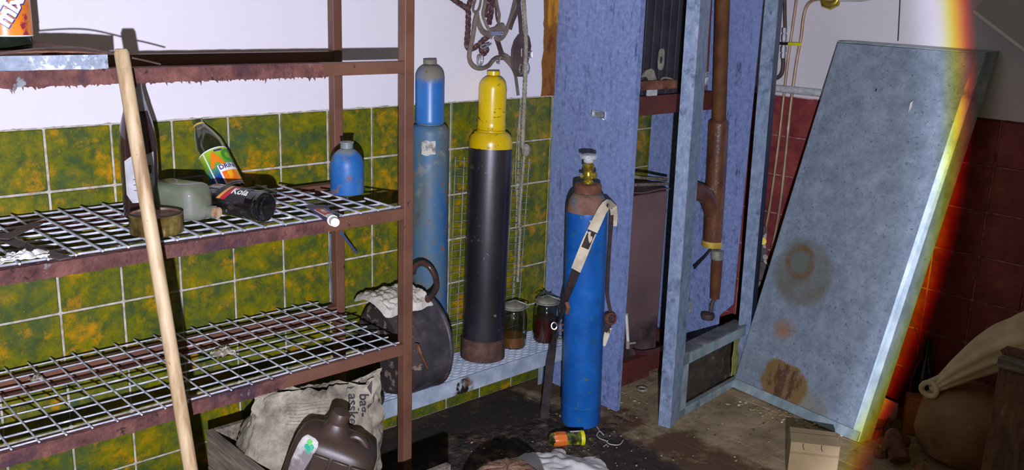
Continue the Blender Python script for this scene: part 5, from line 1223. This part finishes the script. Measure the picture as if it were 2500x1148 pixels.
def blob(cx_,cy_,rx,ry,mt,nm):
    pts=[(cx_+rx*math.cos(k*2*PI/12)*(1+.15*math.cos(3*k)),cy_+ry*math.sin(k*2*PI/12)) for k in range(12)]; obj(nm,decal(bc,pts,[tuple(range(12))],.0058),mt,lab,smooth=0)
g1=plain('leaf_green_print',c(110,200,110),.5); g2=plain('teal_green_print',c(40,170,140),.5)
blob(756,1080,7,7,g1,'leaf_print'); blob(749,1092,6,8,g2,'leaf_print'); blob(760,1093,6,8,g2,'leaf_print'); blob(753,1103,4,7,g2,'leaf_print')

# ================================================================== STRAPS ON THE BLUE CYLINDER
AXC=V((-.998,-.360,0))
AXT=V((TBLUE.x,-.36,TBLUE.z))
def axz(z): return AXC+(AXT-AXC)*(z/AXT.z)
def oncyl(px,py,off=.005,r=.0655):
    q=AXC
    for _ in range(4):
        r_q=_oncyl(px,py,off,r,q); q=axz(r_q.z)
    return r_q
def _oncyl(px,py,off,r,A0):
    d=ray(px,py); o_=CAM-A0; A_=d.x**2+d.y**2; B_=2*(o_.x*d.x+o_.y*d.y); C_=o_.x**2+o_.y**2-(r+off)**2; disc=B_*B_-4*A_*C_
    if disc<0: t=-B_/(2*A_)
    else: t=(-B_-math.sqrt(disc))/(2*A_)
    return CAM+d*t
st=thing('harness_strap','worn black and cream leather harness strap slung over the blue gas cylinder','strap',oncyl(1440,560))
fwd=(-FW.x,-FW.y,0)
def path2(L,off=.005,k=5):
    P=smoothpath([oncyl(a,b,off) for a,b in L],k)
    for i,p in enumerate(P):
        A0=axz(p.z); d=V((p.x-A0.x,p.y-A0.y,0))
        if d.length<.0655+off: d=d.normalized()*(.0655+off); P[i]=V((A0.x+d.x,A0.y+d.y,p.z))
    return P
def rad(P):
    o=[]
    for p in P:
        A0=axz(p.z); d=V((p.x-A0.x,p.y-A0.y,0)); k=max(0,min(1,(.12-d.length)/.04)); o.append((d.normalized()*k+V(fwd)*(1-k)).normalized())
    return o
P_=path2([(1331,1030),(1330,1005),(1336,960),(1342,900),(1350,850),(1358,810),(1366,780),(1378,740),(1392,700),(1405,665),(1414,642)],.006)
obj('black_strap',MB().ribbon(P_,.028,.004,rad(P_)),M['strapblk'],st,smooth=40)
P_=path2([(1406,660),(1420,625),(1432,595),(1444,568)],.009); obj('cream_patch',MB().ribbon(P_,.033,.003,rad(P_)),M['strapwht'],st,smooth=40)
P_=path2([(1428,606),(1440,578),(1452,552),(1464,526)],.013); obj('black_strap',MB().ribbon(P_,.024,.003,rad(P_)),M['strapblk'],st,smooth=40)
P_=path2([(1446,564),(1460,535),(1470,515),(1480,500)],.017)+[at(1490,499,1,-.375),at(1497,506,1,-.366),at(1500,530,1,-.360),at(1499,552,1,-.356)]
obj('cream_lining',MB().ribbon(P_,[.034]*16+[.028,.024,.022,.018],.003,rad(P_)),M['strapwht'],st,smooth=40)
rag=[]
for k in range(9):
    a,b=1446+R.uniform(-10,14),565+R.uniform(-30,26); q0=oncyl(a,b,.014); q1=oncyl(a+R.uniform(-6,12),b+R.uniform(4,14),.018)
    obj('torn_shred',MB().ribbon([q0,q0.lerp(q1,.5)-FW*.003,q1],[.010,.008,.003],.0015,fwd),M['strapwht'],st)
for k in range(5):
    q0=oncyl(1466+k*4.5-6,533-k*9,.0155); q1=oncyl(1478+k*4.5-8,538-k*9,.0155); obj('stitching',MB().tube([q0,q1],.001,4),M['leather_d'],st)
L=[at(a,b,1,yy) for a,b,yy in ((1494,505,-.36),(1491,560,-.35),(1487,620,-.35),(1484,680,-.35),(1483,720,-.35),(1488,750,-.36),(1494,772,-.37))]
obj('rear_strap',MB().ribbon(smoothpath(L),[.014]*6+[.012]*25,.004,fwd),M['strapblk'],st,smooth=40)
bp_=at(1490,778,1,-.375)
obj('rusty_ferrule',MB().lathe([(.014,-.014),(.020,-.012),(.022,.004),(.019,.012),(.015,.012),(.013,.0)],18,cap0=True,cap1=False).xf(Matrix.Translation(bp_)@V((-.3,-.8,.25)).to_track_quat('Z','Y').to_matrix().to_4x4()),M['rust'],st)
L=[at(a,b,1,-.365) for a,b in ((1486,800),(1480,822),(1474,845))]
obj('cream_tail',MB().ribbon(L,[.022,.018,.010],.003,fwd),M['strapwht'],st)
L=[at(a,b,1,-.37) for a,b in ((1489,775),(1484,795),(1476,810))]
obj('black_tail',MB().ribbon(L,[.02,.024,.018],.004,fwd),M['strapblk'],st)
rc_=oncyl(1368,800,.010)
obj('buckle_ring',MB().tube(arc(lambda t:rc_+RT*math.cos(t*2*PI)*.013+UP*math.sin(t*2*PI)*.012,20)[:-1],.0026,8,closed=True),M['rust'],st)
rc_=oncyl(1353,796,.010)
obj('buckle_ring',MB().tube(arc(lambda t:rc_+RT*math.cos(t*2*PI)*.009+UP*math.sin(t*2*PI)*.011,20)[:-1],.0028,8,closed=True),M['chrome'],st)
obj('leather_keeper',MB().ribbon([oncyl(1384,738,.009),oncyl(1388,752,.010),oncyl(1384,766,.009)],.012,.004,fwd),M['rust'],st)

# ================================================================== FLOOR THINGS
def heap(u,v):
    x=-1.76+.90*u; y=-.66+.50*v; e=math.hypot((x+1.36)/.42,(y+.42)/.23); m_=1.0-e+.35*noise.noise(V((x*6,y*6,1)))+.12*noise.noise(V((x*25,y*25,3)))
    dc=math.hypot(x+.998,y+.36); 
    if dc<.10: m_=min(m_,(dc-.075)*8)
    z=min(.010,m_*.03)+(.006+.010*max(0,min(1,m_*2)))*noise.noise(V((x*8,y*8,5)))+.004*noise.noise(V((x*38,y*38,7)))
    if m_<0 or min(u,v,1-u,1-v)<.001: z=min(z,-.002)
    return (x,y,z)
hb=MB().grid(heap,150,90)
tag(obj('soot_heap',hb,M['dirt'],smooth=40),'black sooty grit spread over the floor in front of the bench','soot',kind='stuff')
ch=MB()
def chips(n,x0,y0,x1,y1,sp,s0,s1,mb,z=.002):
    for i in range(n):
        t=R.random(); x=x0+(x1-x0)*t+R.gauss(0,sp); y=y0+(y1-y0)*t+R.gauss(0,sp); s_=R.uniform(s0,s1); a=R.uniform(0,PI)
        pts=[V((x+math.cos(a+k*1.57)*s_*R.uniform(.6,1.2),y+math.sin(a+k*1.57)*s_*R.uniform(.4,1),z+R.uniform(0,s_*.5))) for k in range(4)]
        mb.prism(pts,(0,0,.0015+s_*.2))
chips(50,-.45,-.62,-.40,-.95,.03,.003,.010,ch); chips(40,-1.0,-.30,-.62,-.36,.05,.002,.006,ch); chips(90,-1.5,-.45,-1.0,-.55,.08,.001,.005,ch,.020); chips(25,-.85,-.62,-.75,-1.1,.12,.002,.006,ch)
tag(obj('plaster_chips',ch,mat('yellowish_plaster_chips',[(.35,c(120,100,75)),(.5,c(160,148,100)),(.65,c(225,220,205))],scale=14,rough=.9,bump=.2,world=True),smooth=0),'scattered plaster and leaf chips on the dirty floor tiles','chips',kind='stuff')
# printed tin can, crushed
p0=at(1338,1079,2,.024); p1=at(1424,1073,2,.024); p0.z=p1.z=.0295; d_=(p1-p0)
pc=thing('printed_drink_can','crushed black can with green and orange print and a yellow rim lying on the grit','can',p0,d_.to_track_quat('Z','Y')); Lc=d_.length
canm=mat('dark_green_orange_print',[(.38,c(26,28,20)),(.50,c(60,66,26)),(.60,c(120,130,30)),(.66,c(190,200,50))],scale=34,detail=6,rough=.3,bump=.1,spots=[(5,.30,.36,c(226,120,50),{'lim':('pt',(0,-.0,Lc*.34),.026,.036),'amt':.5}),(40,.60,.62,c(150,70,40),{'lim':('pt',(0,0,Lc*.34),.026,.036),'amt':.3})])
obj('body',MB().lathe([(.006,0),(.012,.002),(.020,.012),(.0235,.03),(.0235,Lc-.012)],30,jit=.004,cap1=False),canm,pc,local=True)
obj('rim',MB().lathe([(.0236,Lc-.012),(.0243,Lc-.010),(.0243,Lc),(.021,Lc+.001),(.019,Lc-.004),(.004,Lc-.005)],30,cap0=False),plain('bright_yellow_rim',c(225,225,30),.35),pc,local=True)
q0=at(1396,1064,2,.05);q1=at(1420,1058,2,.05)
obj('white_stripe',MB().bar(V((0,.0242,Lc-.045)),V((0,.0242,Lc-.014)),.007,.001,(0,1,0)),M['paper'],pc,local=True)
wp_=[at(a,b,2,.012) for a,b in ((1457,1042),(1463,1052),(1459,1058),(1457,1064),(1463,1070),(1472,1074),(1478,1076),(1484,1082),(1490,1085),(1502,1087),(1512,1086),(1518,1081),(1521,1075)) ]
wt=thing('bent_wire','thin bent silvery wire lying on the floor right of the printed can','wire',wp_[0])
obj('wire',MB().tube(smoothpath(wp_),.0016,6),M['plasticwhite'],wt)
obj('wire',MB().tube([at(1463,1052,2,.012),at(1469,1057,2,.013),at(1474,1063,2,.010)],.0018,6),M['plasticwhite'],wt)
# white rag
RC=at(1345,1200,2,.03)
bd=[at(a,b,2,.012) for a,b in ((1487,1150),(1478,1132),(1466,1120),(1448,1114),(1420,1113),(1396,1111),(1384,1102),(1373,1092),(1358,1090),(1345,1101),(1325,1104),(1300,1102),(1275,1110),(1245,1118),(1222,1124),(1206,1140),(1190,1170),(1210,1230),(1290,1280),(1400,1270),(1490,1220),(1500,1180))]
def ragf(u,v):
    k=u*len(bd); i=int(k)%len(bd); t=k-int(k); b_=bd[i].lerp(bd[(i+1)%len(bd)],t); p=RC.lerp(b_,v)
    z=.006+.045*(1-v**3)*(.7+.5*noise.noise(V((p.x*6,p.y*6,1))))+.014*abs(noise.noise(V((p.x*18+p.y*9,p.y*7,4))))+.006*noise.noise(V((p.x*40,p.y*40,6)))
    return (p.x,p.y,max(.004,z))
tag(obj('white_rag',MB().grid(ragf,110,34,th=.002),M['cloth'],smooth=60),'rumpled white cotton rag on the floor at the bottom edge of the view','rag')
# low filled sack at the bottom edge
sc2=V((-1.69,-.745,0))
def sack2(u,v):
    a=2*PI*u; ph=v*PI/2*.999; r=.135*(math.cos(ph)**.6)*(1+.10*noise.noise(V((math.cos(a)*2,math.sin(a)*2,v*2)))); z=.232*math.sin(ph)**.8+.008*noise.noise(V((math.cos(a)*6,math.sin(a)*6,v*8)))
    return (sc2.x+r*math.cos(a)*1.0,sc2.y+r*math.sin(a)*.9,max(.003,z))
tag(obj('burlap_bundle',MB().grid(sack2,60,24),mat('brown_felted_cloth',[(.3,c(95,72,60)),(.5,c(135,104,88)),(.7,c(160,140,122))],scale=20,detail=8,rough=.95,bump=.8,bscale=90,bdist=.004),smooth=60),'rounded brown-grey cloth bundle peeking in at the bottom beside the rack post','bundle')
# cardboard box
zb2=.125
A_=at(1931,1079,2,zb2); B_=at(2052,1092,2,zb2); Cc=at(2037,1050,2,zb2); Dd=at(1927,1040,2,zb2)
Cc=B_+(Dd-A_)*.95
cb_=thing('cardboard_box','small closed brown cardboard box on the floor in front of the leaning cover','box',V(((A_.x+Cc.x)/2,(A_.y+Cc.y)/2,.001)))
fl4=[V((p.x,p.y,.001)) for p in (A_,B_,Cc,Dd)]
obj('carton',MB().hexa(fl4,[p-V((0,0,.002)) for p in (A_,B_,Cc,Dd)]),M['cardboard'],cb_,bevel=.002)
e1_=(B_-A_).normalized(); e2_=(Dd-A_).normalized()
obj('top_flap',MB().hexa([A_-e2_*.004+V((0,0,-.001)),B_-e2_*.004+V((0,0,-.001)),B_+e2_*.062+V((0,0,-.001)),A_+e2_*.062+V((0,0,-.001))],[A_-e2_*.004+V((0,0,.002)),B_-e2_*.004+V((0,0,.002)),B_+e2_*.062+V((0,0,.003)),A_+e2_*.062+V((0,0,.003))]),M['cardboard'],cb_,bevel=.001)
for t in (.25,.62):
    q=A_.lerp(B_,t)-e2_*.0055; obj('flap_slot',MB().tube([q+V((0,0,.001)),q+V((0,0,-.010)),q+V((0,0,-.018))+e1_*.004],.0014,6),M['leather_d'],cb_)
for z_l in (.030,.034): obj('crease',MB().bar(A_-e2_*.0052-V((0,0,z_l)),B_-e2_*.0052-V((0,0,z_l)),.0012,.0012),M['cardboard'],cb_)

# ================================================================== DARK CORNER AT THE RIGHT
# big brown pot
pc_=at(2352,1105,0,-.215); pc_.z=.0
pt=thing('round_brown_vessel','large rounded brown vessel in the dark corner at the bottom right','vessel',V((pc_.x,pc_.y,.002)))
print('pot at',pc_)
rp_=.158
obj('shell',MB().lathe([(r*.97,z*.80) for r,z in ((rp_*.7,0),(rp_*.9,.03),(rp_,.10),(rp_*.985,.16),(rp_*.90,.22),(rp_*.72,.265),(rp_*.45,.292),(rp_*.15,.302),(.004,.303))],56,jit=.006),mat('dark_tan_shell',[(.3,c(120,86,62)),(.55,c(160,118,88)),(.7,c(180,138,104))],scale=5,detail=8,rough=.7,bump=.2,spots=[(6,.60,.68,c(105,72,54)),(50,.68,.72,c(190,160,130))]),pt,local=True)
# crate at far right
k0=at(2442,872,0,-.50)
bxk=thing('dark_wooden_case','dark brown wooden case cut off by the right edge of the view','case',(-.44,k0.y-.2,.0))
casem=mat('dark_brown_case_wood',[(.3,c(80,58,44)),(.6,c(120,90,68)),(.75,c(150,118,90))],scale=30,detail=8,rough=.8,bump=.5,bscale=60,stretch=(2,2,.6))
obj('case_body',MB().box(-.50,-.385,k0.y-.42,k0.y,.002,k0.z-.032),casem,bxk,bevel=.004)
obj('case_lid',MB().box(-.505,-.380,k0.y-.425,k0.y+.005,k0.z-.031,k0.z),M['greywood'],bxk,bevel=.003)
hk=[at(a,b,0,-.47) for a,b in ((2452,872),(2450,862),(2462,854),(2472,858))]
hk=[V((p.x,p.y,max(p.z,k0.z+.004))) for p in hk]+[]
obj('hook',MB().ribbon([hk[0],hk[1],hk[2],hk[3],V((hk[3].x+.01,hk[3].y-.05,k0.z+.006)),V((hk[3].x+.02,hk[3].y-.12,k0.z+.004))],.022,.003,(-.7,-.4,.6)),M['rust'],bxk)
# knotted cloth bag
bl_=[at(a,b,0,x) for a,b,x in ((2272,952,-.30),(2292,940,-.29),(2320,922,-.285),(2355,900,-.27),(2400,872,-.25),(2450,848,-.22),(2510,828,-.16),(2570,815,-.12))]
rr=[.010,.020,.030,.042,.056,.068,.078,.085]
cbag=thing('cloth_bag','knotted cream cloth bag draped over the brown vessel toward the dark case','bag',bl_[2])
pth=smoothpath(bl_,6); NN=len(pth)
rads=[rr[min(int(i/(NN-1)*7),6)]*(1-((i/(NN-1)*7)%1 if i<NN-1 else 0))+rr[min(int(i/(NN-1)*7)+1,7)]*((i/(NN-1)*7)%1 if i<NN-1 else 1) for i in range(NN)]
bm_=MB().tube(pth,rads,48,flat=1.0)
for i,p in enumerate(bm_.v):
    k=i%48; s__=i//48; 
    ctr=pth[min(s__,NN-1)]; d=p-ctr; f=1+.10*math.sin(k*2*PI/48*9+s__*.10+2*noise.noise(V((k*.1,s__*.05,0))))*(1-s__/NN*.5)+.10*noise.noise(p*14); bm_.v[i]=ctr+d*f
obj('bag',bm_,M['clothdark'],cbag,smooth=60)
kc=bl_[0]+V((-.01,0.0,.0))
obj('knot',MB().tube(smoothpath([kc+V((0,math.cos(a)*.024,math.sin(a)*.022+.004))+V((-.004*math.cos(2*a),0,0)) for a in [k*.8 for k in range(11)]],3),.0085,10),M['clothdark'],cbag,smooth=60)
obj('loose_end',MB().tube(smoothpath([kc+V((0,.015,.02)),at(2285,925,0,-.30),at(2310,912,0,-.28),at(2335,900,0,-.26)]),[.008]*10+[.006]*6,10),M['clothdark'],cbag,smooth=60)
# brick block, paper, pipes, bottle
def lump(name,px,py,x,sx,sy,sz,mt,lab,cat,rz=0):
    p=at(px,py,0,x); z=max(.002,p.z-sz/2); z=.002+0
    mb=MB().box(-sx/2,sx/2,-sy/2,sy/2,0,sz).xf(Matrix.Translation(V((p.x,p.y,z)))@Matrix.Rotation(rz,4,'Z')); return tag(obj(name,mb,mt,bevel=.004),lab,cat)
orange=mat('broken_orange_brick',[(.3,c(150,88,50)),(.6,c(185,115,70))],scale=20,rough=.9,bump=.5)
lump('broken_brick',2238,1010,-.17,.06,.08,.13,orange,'broken orange brick standing in the dark corner beside the brown vessel','brick',.5)
p=at(2162,1000,0,-.16)
tag(obj('torn_paper',MB().prism([p+V((0,.035,-.05)),p+V((0,-.040,-.050)),p+V((.012,-.036,.030)),p+V((.014,.03,.036))],(.0015,0,0)),M['label']),'torn pale paper standing behind the lower right corner of the leaning cover','paper')
pd=at(2248,960,0,-.07)
tag(obj('dark_bottle',MB().lathe([(.030,.0),(.036,.01),(.036,.15),(.028,.19),(.013,.23),(.012,.29),(.014,.30)],28,V((-.07,pd.y,.002))),M['blackglass']),'dark bottle standing against the red tiles in the dark corner','bottle')
tag(obj('thin_dark_stick',MB().tube(smoothpath([at(2215,770,0,-.02),at(2238,810,0,-.02),at(2247,850,0,-.03),at(2247,905,0,-.05)]),.003,8),M['leather_d']),'thin dark bent rod leaning on the red tiles right of the cover','rod')
rp2=at(2190,1090,0,-.42)
pg_=thing('rusty_pipe_fitting','rusty pipe elbow lying among the rubble at the foot of the leaning cover','pipe fitting',V((rp2.x,rp2.y,.03)))
e_=V((rp2.x,rp2.y,.045))
obj('elbow',MB().tube(smoothpath([e_+V((-.02,-.02,-.02)),e_+V((0,0,.01)),e_+V((.03,.03,.02)),e_+V((.07,.03,.0)),e_+V((.10,.02,-.02))]),.024,20),M['rust'],pg_)
obj('collar',MB().tube([e_+V((-.026,-.026,-.024)),e_+V((-.008,-.008,-.002))],.030,20),M['rust'],pg_)
rub=MB(); rc2=[]
for i in range(70):
    x=R.uniform(-.44,-.06); y=R.uniform(-1.30,-1.08) if x<-.3 else R.uniform(-1.28,-1.0); 
    if x<-.36: y=min(y,-1.13)
    s_=R.uniform(.008,.030)
    if math.hypot(x-pc_.x,y-pc_.y)<.175+s_: continue
    pts=[V((x+math.cos(k*1.05+i)*s_*R.uniform(.7,1.2),y+math.sin(k*1.05+i)*s_*R.uniform(.7,1.2),.001)) for k in range(6)]
    top=[V((x+(p.x-x)*.6,y+(p.y-y)*.6,s_*R.uniform(.6,1.3))) for p in pts]
    rub.add(pts+top,[tuple(range(6))[::-1],tuple(range(6,12))]+[(k,(k+1)%6,6+(k+1)%6,6+k) for k in range(6)])
tag(obj('rubble',rub,mat('brown_rubble',[(.3,c(90,62,46)),(.5,c(130,98,72)),(.7,c(165,130,100))],scale=10,rough=.95,bump=.5,world=True),smooth=0),'brown rubble on the floor between the leaning cover and the brown vessel','rubble',kind='stuff')
